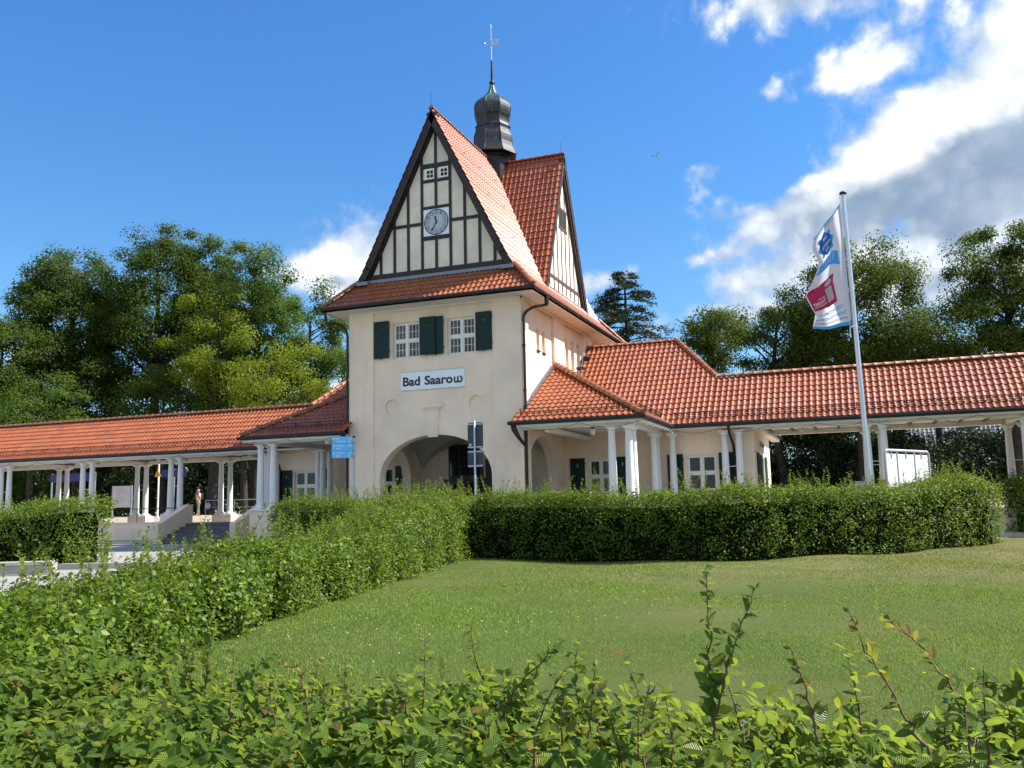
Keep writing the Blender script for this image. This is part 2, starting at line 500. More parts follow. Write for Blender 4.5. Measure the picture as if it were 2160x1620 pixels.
def leaf_mat(name, stops, trans=(0.30, 0.42, 0.05), tw=0.35, rough=0.42, vein=False, spec=0.45, autumn=None):
    """leaf colour differs from leaf to leaf (random per island); light passes through"""
    m = bpy.data.materials.new(name)
    m.use_nodes = True
    t = m.node_tree; g = NG(t)
    p = t.nodes['Principled BSDF']; out = t.nodes['Material Output']
    geo = g.n('ShaderNodeNewGeometry')
    rnd = geo.outputs['Random Per Island']
    c = g.ramp(rnd, stops)
    p.inputs['Roughness'].default_value = rough
    p.inputs['Specular IOR Level'].default_value = spec
    if vein:
        uv = g.n('ShaderNodeUVMap', uv_map='leaf')
        s = g.n('ShaderNodeSeparateXYZ'); g.put(s.inputs[0], uv.outputs[0])
        ax = g.m('ABSOLUTE', s.outputs[0])
        ph = g.m('ADD', g.m('MULTIPLY', s.outputs[1], 62.0), g.m('MULTIPLY', ax, -24.0))
        w = g.m('SINE', ph)
        b = g.n('ShaderNodeBump'); b.inputs['Strength'].default_value = 0.9; b.inputs['Distance'].default_value = 0.006
        g.put(b.inputs['Height'], w)
        t.links.new(b.outputs[0], p.inputs['Normal'])
        c = g.mix(g.smooth(w, 0.45, 1.0, 0.0, 0.30), c, (0.30, 0.36, 0.10, 1))
        c = g.mix(g.smooth(ax, 0.05, 0.0, 0.0, 0.45), c, (0.32, 0.38, 0.12, 1))
    g.put(p.inputs['Base Color'], c)
    tr = g.n('ShaderNodeBsdfTranslucent')
    g.put(tr.inputs[0], g.mix(0.65, c, (*trans, 1)))
    mx = g.n('ShaderNodeMixShader'); mx.inputs[0].default_value = tw
    t.links.new(p.outputs[0], mx.inputs[1]); t.links.new(tr.outputs[0], mx.inputs[2])
    t.links.new(mx.outputs[0], out.inputs[0])
    return m
M['leaf_near'] = leaf_mat('hornbeam leaf', [(0.0, (0.079, 0.171, 0.024)), (0.25, (0.135, 0.259, 0.030)), (0.55, (0.200, 0.336, 0.038)), (0.82, (0.306, 0.429, 0.053)), (0.955, (0.390, 0.467, 0.057)), (0.982, (0.418, 0.292, 0.047)), (1.0, (0.316, 0.146, 0.038))], (0.42, 0.52, 0.05), 0.40, 0.42, True, spec=0.40)
M['leaf_tip'] = leaf_mat('young coppery hornbeam leaf', [(0.0, (0.13, 0.23, 0.035)), (0.45, (0.24, 0.32, 0.045)), (0.68, (0.34, 0.33, 0.06)), (0.85, (0.46, 0.27, 0.05)), (1.0, (0.42, 0.22, 0.15))], (0.50, 0.48, 0.06), 0.42, 0.42, True, spec=0.4)
M['leaf_hedge'] = leaf_mat('clipped hedge leaf', [(0.0, (0.027, 0.064, 0.009)), (0.30, (0.055, 0.113, 0.013)), (0.60, (0.097, 0.171, 0.016)), (0.86, (0.163, 0.242, 0.022)), (0.97, (0.220, 0.293, 0.033)), (1.0, (0.212, 0.180, 0.048))], (0.36, 0.46, 0.03), 0.34, 0.50, spec=0.28)
M['leaf_dark'] = leaf_mat('dark oak leaf', [(0.0, (0.021, 0.045, 0.004)), (0.5, (0.041, 0.074, 0.006)), (0.9, (0.069, 0.102, 0.008)), (1.0, (0.098, 0.114, 0.010))], (0.20, 0.28, 0.03), 0.38, 0.62, spec=0.2)
M['leaf_mid'] = leaf_mat('green alder leaf', [(0.0, (0.032, 0.066, 0.007)), (0.5, (0.057, 0.104, 0.010)), (1.0, (0.098, 0.147, 0.014))], (0.22, 0.34, 0.05), 0.38, 0.62, spec=0.2)
M['leaf_yellow'] = leaf_mat('yellow green maple leaf', [(0.0, (0.070, 0.115, 0.010)), (0.5, (0.125, 0.175, 0.012)), (1.0, (0.20, 0.235, 0.020))], (0.46, 0.52, 0.02), 0.38, 0.62, spec=0.2)
M['leaf_shade'] = leaf_mat('shade darkened shrub leaf', [(0.0, (0.010, 0.019, 0.008)), (0.6, (0.018, 0.032, 0.011)), (0.93, (0.030, 0.050, 0.014)), (1.0, (0.06, 0.08, 0.02))], (0.06, 0.10, 0.02), 0.18, 0.6, spec=0.15)  # shrub leaves coloured darker to stand for the shade of the trees above
M['needle'] = leaf_mat('blue green fir needle', [(0.0, (0.020, 0.038, 0.024)), (0.6, (0.036, 0.062, 0.036)), (1.0, (0.062, 0.088, 0.048))], (0.10, 0.14, 0.06), 0.15, 0.55)
M['grass'] = leaf_mat('lawn grass', [(0.0, (0.101, 0.189, 0.022)), (0.35, (0.142, 0.252, 0.029)), (0.75, (0.196, 0.308, 0.040)), (0.93, (0.257, 0.350, 0.060)), (1.0, (0.335, 0.365, 0.102))], (0.36, 0.46, 0.05), 0.35, 0.55, spec=0.25)
def clover_patches():
    t = M['grass'].node_tree; p = t.nodes['Principled BSDF']; g = NG(t)
    src = p.inputs['Base Color'].links[0].from_socket
    tc = g.n('ShaderNodeTexCoord').outputs['Object']
    a_ = g.noise(tc, 0.55, 6, 0.65, 0.4)['Fac']; b_ = g.noise(tc, 2.4, 4, 0.6)['Fac']
    c = g.mix(g.smooth(a_, 0.50, 0.64, 0.0, 0.55), src, (0.070, 0.150, 0.030, 1))
    c = g.mix(g.smooth(b_, 0.58, 0.72, 0.0, 0.45), c, (0.25, 0.27, 0.08, 1))
    g.put(p.inputs['Base Color'], c)
clover_patches()
M['drygrass'] = leaf_mat('dry grass', [(0.0, (0.169, 0.156, 0.054)), (0.5, (0.273, 0.221, 0.090)), (1.0, (0.377, 0.299, 0.144))], (0.34, 0.28, 0.08), 0.3, 0.6)
M['petal'] = mat('yellow petals', (0.75, 0.58, 0.02), 0.6)
M['petalw'] = mat('white petals', (0.75, 0.75, 0.70), 0.6)

# ------------------------------------------------------------------ the setting: ground, road, lawn, platform
XM = -14.307                                    # the station is symmetrical about this line
Y0 = 29.44                                      # front plane of the tower
Z_ROAD, Z_LAWN, Z_PLAT = -1.30, -1.42, -0.45

def ground_mat(name, stops, scale, bump=0.3, fine=60.0, rough=0.95, patch=None):
    m = bpy.data.materials.new(name); m.use_nodes = True
    t = m.node_tree; p = t.nodes['Principled BSDF']; g = NG(t)
    tc = g.n('ShaderNodeTexCoord').outputs['Object']
    n1 = g.noise(tc, scale, 8, 0.6, 0.2)['Fac']
    n2 = g.noise(tc, fine, 4, 0.7)['Fac']
    c = g.ramp(g.m('ADD', g.m('MULTIPLY', n1, 0.7), g.m('MULTIPLY', n2, 0.3)), stops)
    if patch:
        pn = g.noise(tc, patch[0], 5, 0.6)['Fac']
        c = g.mix(g.smooth(pn, 0.50, 0.66, 0.0, patch[1]), c, (*patch[2], 1))
    g.put(p.inputs['Base Color'], c)
    p.inputs['Roughness'].default_value = rough
    p.inputs['Specular IOR Level'].default_value = 0.2
    b = g.n('ShaderNodeBump'); b.inputs['Strength'].default_value = bump; b.inputs['Distance'].default_value = 0.03
    g.put(b.inputs['Height'], n2); t.links.new(b.outputs[0], p.inputs['Normal'])
    return m
M['earth'] = ground_mat('dark earth', [(0.3, (0.035, 0.040, 0.018)), (0.6, (0.055, 0.06, 0.025)), (0.8, (0.08, 0.07, 0.04))], 0.6)
M['road'] = ground_mat('pale road paving', [(0.3, (0.23, 0.225, 0.215)), (0.55, (0.31, 0.30, 0.285)), (0.8, (0.37, 0.36, 0.34))], 0.7, 0.25, 45)
M['pave'] = ground_mat('sandy paving', [(0.3, (0.30, 0.25, 0.19)), (0.55, (0.38, 0.32, 0.25)), (0.8, (0.45, 0.38, 0.30))], 0.9, 0.25, 40)
M['lawn'] = ground_mat('lawn turf', [(0.3, (0.055, 0.085, 0.020)), (0.5, (0.085, 0.115, 0.026)), (0.7, (0.13, 0.135, 0.040)), (0.85, (0.19, 0.16, 0.07))], 0.5, 0.8, 70, patch=(0.16, 0.55, (0.16, 0.14, 0.055)))
def worn_turf():
    """the turf at the back right, by the hedge, is worn and brown"""
    t = M['lawn'].node_tree; p = t.nodes['Principled BSDF']; g = NG(t)
    src = p.inputs['Base Color'].links[0].from_socket
    tc = g.n('ShaderNodeTexCoord').outputs['Object']
    q = g.n('ShaderNodeSeparateXYZ'); g.put(q.inputs[0], tc)
    nz = g.noise(tc, 0.9, 6, 0.6)['Fac']
    f = g.m('MULTIPLY', g.smooth(q.outputs[1], 14.5, 20.0), g.smooth(q.outputs[0], -8.5, -3.0))
    f = g.m('MULTIPLY', f, g.smooth(nz, 0.34, 0.60, 0.10, 0.70))
    g.put(p.inputs['Base Color'], g.mix(f, src, (0.22, 0.185, 0.085, 1)))
worn_turf()

def sheet(name, pts, z, m):
    b = MB()
    b.plate((0, 0, z - 0.02), (1, 0, 0), (0, 1, 0), (0, 0, 0.02), pts, back=False)
    o = b.build(name, m)
    return tag(o, kind='structure')
sheet('ground', [(-700, -60), (700, -60), (700, 1500), (-700, 1500)], -1.62, M['earth'])
LAWN = [(-9.9, -3), (16, -3), (30, 36), (6.0, 36.0), (3.4, 30.4), (0.2, 26.3), (-3.2, 23.4), (-10.2, 23.2)]
ROAD = [(-120, -6), (-9.9, -6), (-9.9, -3.0), (-10.2, 23.2), (-3.2, 23.4), (0.2, 26.3), (3.4, 30.4), (6.0, 36.0), (30, 36.0), (60, 36.0), (60, 32.6), (6.6, 32.6), (-120, 32.6)]
sheet('road', [(-120, -6), (-10.0, -6), (-10.3, 23.3), (-3.3, 23.5), (0.1, 26.4), (2.6, 29.4), (4.4, 32.5), (-120, 32.5)], Z_ROAD, M['road'])

def lawn_h(x, y):
    return 0.05 * np.sin(x * 0.55 + 1.0) * np.sin(y * 0.4) + 0.03 * np.sin(x * 1.3 + y * 0.9) + np.clip((y - 22) * 0.01, 0, 0.12)
def inside(px, py, poly):
    c = np.zeros(px.shape, bool)
    j = len(poly) - 1
    for i in range(len(poly)):
        xi, yi = poly[i]; xj, yj = poly[j]
        with np.errstate(divide='ignore', invalid='ignore'):
            t = ((yi > py) != (yj > py)) & (px < (xj - xi) * (py - yi) / (yj - yi + 1e-12) + xi)
        c ^= t
        j = i
    return c
def build_lawn():
    xs = np.arange(-12, 30.1, 0.35); ys = np.arange(-3, 37.1, 0.35)
    Xg, Yg = np.meshgrid(xs, ys)
    Zg = Z_LAWN + lawn_h(Xg, Yg)
    ok = inside(Xg.ravel(), Yg.ravel(), [(-10.25, -3.2), (16, -3.2), (30, 37), (5.6, 37), (3.3, 30.4), (0.1, 26.4), (-3.3, 23.5), (-10.3, 23.3)]).reshape(Xg.shape)
    idx = np.arange(Xg.size).reshape(Xg.shape)
    fs = []
    for j in range(len(ys) - 1):
        for i in range(len(xs) - 1):
            if ok[j, i] and ok[j, i + 1] and ok[j + 1, i] and ok[j + 1, i + 1]:
                fs.append((idx[j, i], idx[j, i + 1], idx[j + 1, i + 1], idx[j + 1, i]))
    me = bpy.data.meshes.new('lawn')
    me.from_pydata(np.c_[Xg.ravel(), Yg.ravel(), Zg.ravel()].tolist(), [], [tuple(int(k) for k in f) for f in fs])
    me.polygons.foreach_set('use_smooth', [True] * len(fs))
    tag(link('lawn', me, None, M['lawn']), kind='structure')
build_lawn()
# pavement strip with a kerb in front of the station
pv = MB()
pv.box((-62, 32.2, -1.6), (-22.5, 33.62, -1.18))
pv.box((-22.5, 27.9, -1.6), (-6.0, 36, -1.18))
pv.box((-6.0, 32.2, -1.6), (24, 33.62, -1.18))
tag(pv.build('pavement', M['concrete']), kind='structure')
# platform level behind the front retaining walls; it climbs gently towards the tracks
pl = MB()
for x0, x1 in ((-64, -22.6), (-6.3, 24.0)):
    pl.add([(x0, 33.9, Z_PLAT), (x1, 33.9, Z_PLAT), (x1, 38.6, Z_PLAT), (x0, 38.6, Z_PLAT), (x1, 43, -0.15), (x0, 43, -0.15), (x1, 64, -0.12), (x0, 64, -0.12)], [(0, 1, 2, 3), (3, 2, 4, 5), (5, 4, 6, 7)])
pl.add([(-22.6, 40.9, -0.30), (-6.3, 40.9, -0.30), (-6.3, 64, -0.12), (-22.6, 64, -0.12)], [(0, 1, 2, 3)])
tag(pl.build('platform', M['pave']), kind='structure')

# ------------------------------------------------------------------ roof helpers
def tile_field(polys, fmap, pitch=0.215, course=0.335, a_org=0.0):
    """pantiles over polygons given in (a, s) metres: a along the eave, s up the slope; fmap turns (a, s, n) into a point"""
    prof = [(0.00, 0.000), (0.10, 0.025), (0.21, 0.036), (0.32, 0.028), (0.42, 0.007), (0.58, -0.010), (0.80, -0.010)]
    me_v = []; me_f = []; me_uv = []; sm = []
    for poly in polys:
        pa = [p[0] for p in poly]; ps = [p[1] for p in poly]
        a0 = math.floor((min(pa) - a_org) / pitch) ; a1 = math.ceil((max(pa) - a_org) / pitch)
        r0 = math.floor(min(ps) / course); r1 = math.ceil(max(ps) / course)
        A = []; N = []
        for k in range(a0, a1):
            for t, h in prof:
                A.append(a_org + (k + t) * pitch); N.append(h)
        A.append(a_org + a1 * pitch); N.append(0.0)
        n = len(A)
        bm = bmesh.new()
        uvl = bm.loops.layers.uv.new('tile')
        for r in range(r0, r1):
            jit = random.uniform(-0.004, 0.004)
            rows = []
            for kind, s, dn, vv in (('lip', r * course, -0.006, 0.03), ('lo', r * course, 0.030 + jit, 0.02), ('up', (r + 1) * course, 0.0, 0.999)):
                rows.append(([bm.verts.new((A[i], s, N[i] + dn)) for i in range(n)], vv))
            lo2 = [bm.verts.new((A[i], r * course, N[i] + 0.030 + jit)) for i in range(n)]
            for (va, ua), (vb, ub), smooth in ((rows[0], (lo2, 0.02), False), (rows[1], rows[2], True)):
                for i in range(n - 1):
                    f = bm.faces.new((va[i], va[i + 1], vb[i + 1], vb[i]))
                    f.smooth = smooth
                    for lp, (ii, u) in zip(f.loops, ((i, ua), (i + 1, ua), (i + 1, ub), (i, ub))):
                        ax = (A[ii] - a_org) / pitch
                        ax = math.floor((A[i] - a_org) / pitch + 1e-6) + min(max(ax - math.floor((A[i] - a_org) / pitch + 1e-6), 0.02), 0.98)
                        lp[uvl].uv = (ax, r + u)
        cx = sum(pa) / len(pa); cs = sum(ps) / len(ps)
        for i in range(len(poly)):
            p, q = poly[i], poly[(i + 1) % len(poly)]
            nx, ny = (q[1] - p[1]), -(q[0] - p[0])
            if nx * (cx - p[0]) + ny * (cs - p[1]) > 0: nx, ny = -nx, -ny
            bmesh.ops.bisect_plane(bm, geom=bm.verts[:] + bm.edges[:] + bm.faces[:], dist=1e-5, plane_co=(p[0], p[1], 0), plane_no=(nx, ny, 0), clear_outer=True)
        bm.verts.index_update()
        off = len(me_v)
        me_v.extend([fmap(v.co.x, v.co.y, v.co.z) for v in bm.verts])
        for f in bm.faces:
            me_f.append(tuple(v.index + off for v in f.verts)); sm.append(f.smooth)
            me_uv.extend([tuple(l[uvl].uv) for l in f.loops])
        bm.free()
    return me_v, me_f, me_uv, sm

def tiles(name, fields, parent, m=None):
    """each slope is a roof part of its own"""
    for v, f, uv, s in fields:
        me = bpy.data.meshes.new(name)
        me.from_pydata([tuple(p) for p in v], [], f)
        l = me.uv_layers.new(name='tile')
        l.data.foreach_set('uv', np.array(uv, np.float32).ravel())
        me.polygons.foreach_set('use_smooth', s)
        me.update()
        link(name, me, parent, m or M['tile'])

def plane_map(o, u, v):
    """(a, s, n) on a plane: o origin, u unit along the eave, v unit up the slope"""
    o, u, v = Vector(o), Vector(u).normalized(), Vector(v).normalized()
    n = u.cross(v)
    if n.z < 0: n = -n
    return lambda a, s, h: tuple(o + u * a + v * s + n * h)

def ridge_run(mb, p, q, r=0.115, step=0.36):
    """half-round ridge tiles, each lapping the next; every ridge and hip is a part of its own"""
    mb.cut()
    p, q = Vector(p), Vector(q)
    d = q - p; L = d.length; k = max(1, round(L / step)); d = d / k
    e = d.normalized()
    s = e.cross(Vector((0, 0, 1))).normalized()
    t = s.cross(e)
    for i in range(k):
        a = p + d * i; b = a + d * 1.06
        vs = []
        for c, rr in ((a, r * 1.10), (a + d * 0.10, r * 1.12), (a + d * 0.13, r), (b, r * 0.94)):
            for j in range(9):
                w = math.pi * (j - 0) / 8
                vs.append(c + s * math.cos(w) * rr + t * (math.sin(w) * rr - 0.02))
        fs = []
        for m_ in range(3):
            for j in range(8): fs.append((m_ * 9 + j, m_ * 9 + j + 1, m_ * 9 + 10 + j, m_ * 9 + 9 + j))
        mb.add(vs, fs, True)
        mb.add(vs[:9], [tuple(range(9))])
    return mb

def gutter_run(mb, pts, w=0.13, h=0.11):
    mb.cut()
    for a, b in zip(pts[:-1], pts[1:]):
        a, b = Vector(a), Vector(b)
        e = (b - a).normalized()
        a2, b2 = a - e * 0.05, b + e * 0.05
        mb.tube([a2, b2], w / 2, n=10)
        k = max(1, int((b - a).length / 0.9))
        for i in range(k + 1):
            c = a + (b - a) * i / k
            mb.tube([c - e * 0.012, c + e * 0.012], w / 2 + 0.008, n=10)
    return mb

def snow_guard(mb, fm, a0, a1, s, h=0.20, step=0.17):
    """a wire grid standing on the tiles"""
    def P(a, hh): return Vector(fm(a, s + hh * 0.15, 0.05 + hh))
    k = int((a1 - a0) / step)
    for hh in (0.02, h * 0.5, h): mb.tube([P(a0, hh), P(a1, hh)], 0.010, n=4)
    for i in range(k + 1):
        a = a0 + (a1 - a0) * i / k
        mb.tube([P(a, 0.0), P(a, h)], 0.009, n=4)
        if i % 6 == 0:
            mb.tube([P(a, 0.0), P(a, h * 1.12)], 0.018, n=5)
            q = Vector(fm(a, s + 0.30, 0.03)); mb.tube([P(a, h), q], 0.010, n=4)

# ------------------------------------------------------------------ window and shutter builders
def window(parent, o, u, v, n, w, h, bars=(2, 1), sill=True, curtain=True, papers=False):
    """two-by-two casement window; o lower left corner, u right, v up, n towards the viewer; it sits back in its opening"""
    o, u, v, n = Vector(o), Vector(u).normalized(), Vector(v).normalized(), Vector(n).normalized()
    fr = MB()
    def rect(a0, b0, a1, b1, d0, d1): fr.obox(o + u * a0 + v * b0 + n * d0, u * (a1 - a0), v * (b1 - b0), n * (d1 - d0))
    f = 0.055
    rect(0, 0, w, f, 0, 0.07); rect(0, h - f, w, h, 0, 0.07); rect(0, f, f, h - f, 0, 0.07); rect(w - f, f, w, h - f, 0, 0.07)
    rect(w / 2 - 0.05, f, w / 2 + 0.05, h - f, 0.002, 0.085)
    rect(f, h / 2 - 0.05, w / 2 - 0.05, h / 2 + 0.05, 0.002, 0.078); rect(w / 2 + 0.05, h / 2 - 0.05, w - f, h / 2 + 0.05, 0.002, 0.078)
    for ci in range(2):
        for cj in range(2):
            a0 = f if ci == 0 else w / 2 + 0.05; a1 = w / 2 - 0.05 if ci == 0 else w - f
            b0 = f if cj == 0 else h / 2 + 0.05; b1 = h / 2 - 0.05 if cj == 0 else h - f
            e = 0.032
            rect(a0, b0, a1, b0 + e, 0.01, 0.055); rect(a0, b1 - e, a1, b1, 0.01, 0.055)
            rect(a0, b0 + e, a0 + e, b1 - e, 0.01, 0.055); rect(a1 - e, b0 + e, a1, b1 - e, 0.01, 0.055)
            for k in range(1, bars[0] + 1):
                x = a0 + (a1 - a0) * k / (bars[0] + 1); rect(x - 0.009, b0 + e, x + 0.009, b1 - e, 0.02, 0.045)
            for k in range(1, bars[1] + 1):
                y = b0 + (b1 - b0) * k / (bars[1] + 1); rect(a0 + e, y - 0.009, a1 - e, y + 0.009, 0.021, 0.044)
    wn = fr.build('window', M['framew'], parent)
    g = MB(); g.quad(o + u * f + v * f + n * 0.03, o + u * (w - f) + v * f + n * 0.03, o + u * (w - f) + v * (h - f) + n * 0.03, o + u * f + v * (h - f) + n * 0.03)
    g.build('pane', M['glass'], wn)
    if curtain:
        c = MB()
        for a0, a1 in ((f, w * 0.30), (w * 0.36, w * 0.48), (w * 0.53, w * 0.66), (w * 0.72, w - f)):
            k = 14; vs = []
            for i in range(k + 1):
                a = a0 + (a1 - a0) * i / k
                d = -0.13 + 0.030 * math.sin(i * 1.9) + 0.016 * math.sin(i * 0.7)
                vs += [o + u * a + v * f + n * d, o + u * a + v * (h - f) + n * d]
            c.add(vs, [(2 * i, 2 * i + 2, 2 * i + 3, 2 * i + 1) for i in range(k)], True)
        c.build('curtain', M['curtain'], wn)
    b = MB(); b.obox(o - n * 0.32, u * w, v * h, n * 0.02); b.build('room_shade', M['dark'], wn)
    if sill:
        s = MB(); s.obox(o - u * 0.06 - v * 0.045 + n * 0.0, u * (w + 0.12), v * 0.04, n * 0.16); s.build('sill', M['gutter'], wn)
    if papers:
        p = MB(); p.obox(o + u * 0.2 + v * 0.16 - n * 0.012, u * 0.24, v * 0.33, n * 0.006); p.build('poster', M['bluepaper'], wn)
        p = MB(); p.obox(o + u * (w / 2 + 0.10) + v * 0.14 - n * 0.012, u * 0.42, v * 0.36, n * 0.006); p.build('poster', M['infopaper'], wn)
    return wn

def shutter(parent, o, u, v, n, w, h, m=None, hole=True):
    """plank shutter with an almond cut-out, two hinges and a bottom bolt"""
    o, u, v, n = Vector(o), Vector(u).normalized(), Vector(v).normalized(), Vector(n).normalized()
    b = MB()
    hl = []
    if hole:
        c = (w * 0.5, h * 0.80)
        pts = arc(c[0] - 0.075, c[1], 0.115, 0.115, -50, 50, 7)[:-1] + arc(c[0] + 0.075, c[1], 0.115, 0.115, 130, 230, 7)[:-1]
        hl = [pts]
    b.plate(o, u, v, n * 0.042, [(0, 0), (w, 0), (w, h), (0, h)], hl)
    for k in (0.10, 0.86): b.obox(o + u * 0.03 + v * (h * k) - n * 0.02, u * (w - 0.06), v * 0.07, n * 0.018)
    s = b.build('shutter', m or M['shutter'], parent)
    hb = MB()
    for k in (0.16, 0.84): hb.cut(); hb.obox(o + u * (w - 0.01) + v * (h * k) + n * 0.005, u * 0.045, v * 0.05, n * 0.05)
    hb.cut(); hb.obox(o + u * (w * 0.42) - v * 0.035 + n * 0.01, u * 0.05, v * 0.05, n * 0.04)
    hb.build('hinge', M['black'], s)
    return s

# ------------------------------------------------------------------ columns (one set of meshes, shared by every column)
def col_meshes():
    sh = MB(); sh.lathe((0, 0, 0), [(0.142, 0.0), (0.140, 0.5), (0.134, 1.1), (0.122, 1.9), (0.112, 2.36)], 20)
    ca = MB(); ca.lathe((0, 0, 2.36), [(0.113, 0), (0.135, 0.012), (0.135, 0.03), (0.115, 0.04), (0.115, 0.09), (0.15, 0.11), (0.185, 0.16), (0.19, 0.175)], 20)
    ca.box((-0.20, -0.20, 2.535), (0.20, 0.20, 2.60))
    ba = MB(); ba.lathe((0, 0, -0.12), [(0.205, 0.06), (0.215, 0.085), (0.205, 0.11), (0.168, 0.122), (0.165, 0.128), (0.143, 0.15)], 20)
    ba.box((-0.21, -0.21, -0.12), (0.21, 0.21, -0.06))
    return sh.mesh('column'), ca.mesh('capital'), ba.mesh('column_base')
CM = col_meshes()
for me in CM: me.materials.append(M['column'])
def column(parent, x, y, zbase=0.0, ztop=2.6):
    sc = (ztop - zbase) / 2.72
    o = bpy.data.objects.new('column', CM[0]); COL.objects.link(o); o.parent = parent
    o.location = Vector((x, y, zbase + 0.12 * sc)) - parent.location
    o.scale = (1, 1, sc)
    for k, nm in ((1, 'capital'), (2, 'column_base')):
        c = bpy.data.objects.new(nm, CM[k]); COL.objects.link(c); c.parent = o
    return o

# ------------------------------------------------------------------ the station building
ST = empty('station_building', (XM, 35.0, -1.2), 'cream plastered station with steep red tiled gables, half timbering and a copper onion turret', 'building')
XL, XR = -17.81, -10.81

def sc_front(x): return x - XL
# tower front wall with the great arch, two windows and two round niches
wl = MB()
outer = [(0, 0), (2.27 - 1.0, 0)]
zc = 1.12 + 1.25
xc = XM + 0.02 - XL
arch = arc(xc, zc, 2.24, 1.52, 0, 180, 40)
outer = [(0, 0), (xc - 2.24, 0)] + arch[::-1] + [(xc + 2.24, 0), (7.0, 0), (7.0, 8.66), (0, 8.66)]
W1 = (-15.97, 5.53, 1.11, 1.37); W2 = (-13.72, 5.52, 1.11, 1.37)
holes = []
for (x, z, w, h) in (W1, W2): holes.append([(x - XL, z + 1.25), (x - XL + w, z + 1.25), (x - XL + w, z + 1.25 + h), (x - XL, z + 1.25 + h)])
for mx_, mz in ((-16.0, 3.73), (-12.59, 3.69)): holes.append(arc(mx_ - XL, mz + 1.25, 0.30, 0.30, 0, 360, 32)[:-1])
wl.plate((XL, Y0 + 0.50, -1.25), (1, 0, 0), (0, 0, 1), (0, -0.45, 0), outer, holes)
for x0, x1 in ((XL, -16.76), (-11.92, XR)): wl.box((x0, Y0, -1.25), (x1, Y0 + 0.049, 7.41))
for mx_, mz in ((-16.0, 3.73), (-12.59, 3.69)):
    n = 32
    wl.add([(mx_ + 0.31 * math.cos(2 * math.pi * k / n), Y0 + 0.115, mz + 0.31 * math.sin(2 * math.pi * k / n)) for k in range(n)], [tuple(range(n))])
wl.build('tower_wall', M['plaster'], ST)
kb = MB()
kb.box((-14.735, Y0 - 0.05, 3.62), (-13.93, Y0 + 0.048, 3.79)); kb.box((-14.66, Y0 - 0.02, 3.56), (-14.005, Y0 + 0.048, 3.618))
kb.plate((-14.33, Y0 + 0.048, 2.55), (1, 0, 0), (0, 0, 1), (0, -0.045, 0), [(-0.20, 0), (0.20, 0), (0.235, 1.008), (-0.235, 1.008)])
kb.build('keystone', M['plaster'], ST, bevel=0.012)
for (x, z, w, h) in (W1, W2):
    window(ST, (x, Y0 + 0.24, z), (1, 0, 0), (0, 0, 1), (0, -1, 0), w, h, bars=(2, 1))
# shutters stand a little off the wall; the one between the windows is really two, one lapping the other
shutter(ST, (-16.72, Y0 - 0.005, 5.59), (1, 0, 0.0), (0, 0, 1), (0, -1, 0), 0.63, 1.41)
shutter(ST, (-14.78, Y0 - 0.055, 5.58), (1, 0, 0), (0, 0, 1), (0, -1, 0), 0.63, 1.41)
shutter(ST, (-14.42, Y0 - 0.005, 5.575), (1, 0, 0), (0, 0, 1), (0, -1, 0), 0.57, 1.41, hole=False)
shutter(ST, (-12.55, Y0 - 0.005, 5.57), (1, 0, 0), (0, 0, 1), (0, -1, 0), 0.62, 1.41)

# tower side walls (with the hall's side arches and slit windows) and back wall
def side_wall(sx):
    tx = (lambda x: x) if sx > 0 else (lambda x: 2 * XM - x)
    b = MB()
    yb = Y0 + 0.50
    a = arc(31.85 - yb, 1.15 + 1.25, 1.62, 1.40, 0, 180, 28)
    outer = [(0, 0), (31.85 - yb - 1.62, 0)] + a[::-1] + [(31.85 - yb + 1.62, 0), (41.1 - yb, 0), (41.1 - yb, 8.66), (0, 8.66)]
    slits = []
    for y0, y1, z0, z1 in ((31.40, 31.73, 5.77, 6.60), (32.04, 32.38, 5.77, 6.60), (35.0, 35.42, 5.25, 6.84), (35.76, 36.22, 5.25, 6.84), (36.6, 37.1, 5.25, 6.84)):
        slits.append([(y0 - yb, z0 + 1.25), (y1 - yb, z0 + 1.25), (y1 - yb, z1 + 1.25), (y0 - yb, z1 + 1.25)])
    b.plate((tx(-11.32), yb, -1.25), (0, 1, 0), (0, 0, 1), (tx(-10.93) - tx(-11.32), 0, 0), outer, slits)
    for y0, y1 in ((yb - 0.01, 30.2), (33.22, 34.52), (37.28, 38.6), (40.4, 41.1)):
        b.box((tx(-10.932), y0, 3.0 if 31 < y0 < 40 else -1.25), (tx(XR), y1, 7.41))
    for y0, y1 in ((31.3, 32.5), (34.9, 37.2)): b.box((tx(-11.28), y0, 5.1), (tx(-11.24), y1, 7.0))
    b.build('tower_wall', M['plaster'], ST)
    sl = MB()
    for y0, y1, z0 in ((31.38, 31.75, 5.77), (32.02, 32.40, 5.77)): sl.cut(); sl.box((tx(-11.0), y0, z0 - 0.035), (tx(-10.86), y1, z0))
    sl.build('sill', M['gutter'], ST)
side_wall(1); side_wall(-1)
bw = MB(); bw.box((XL + 0.1, 40.9, -1.25), (XR - 0.1, 41.1, 7.41)); bw.build('tower_wall', M['plaster'], ST)

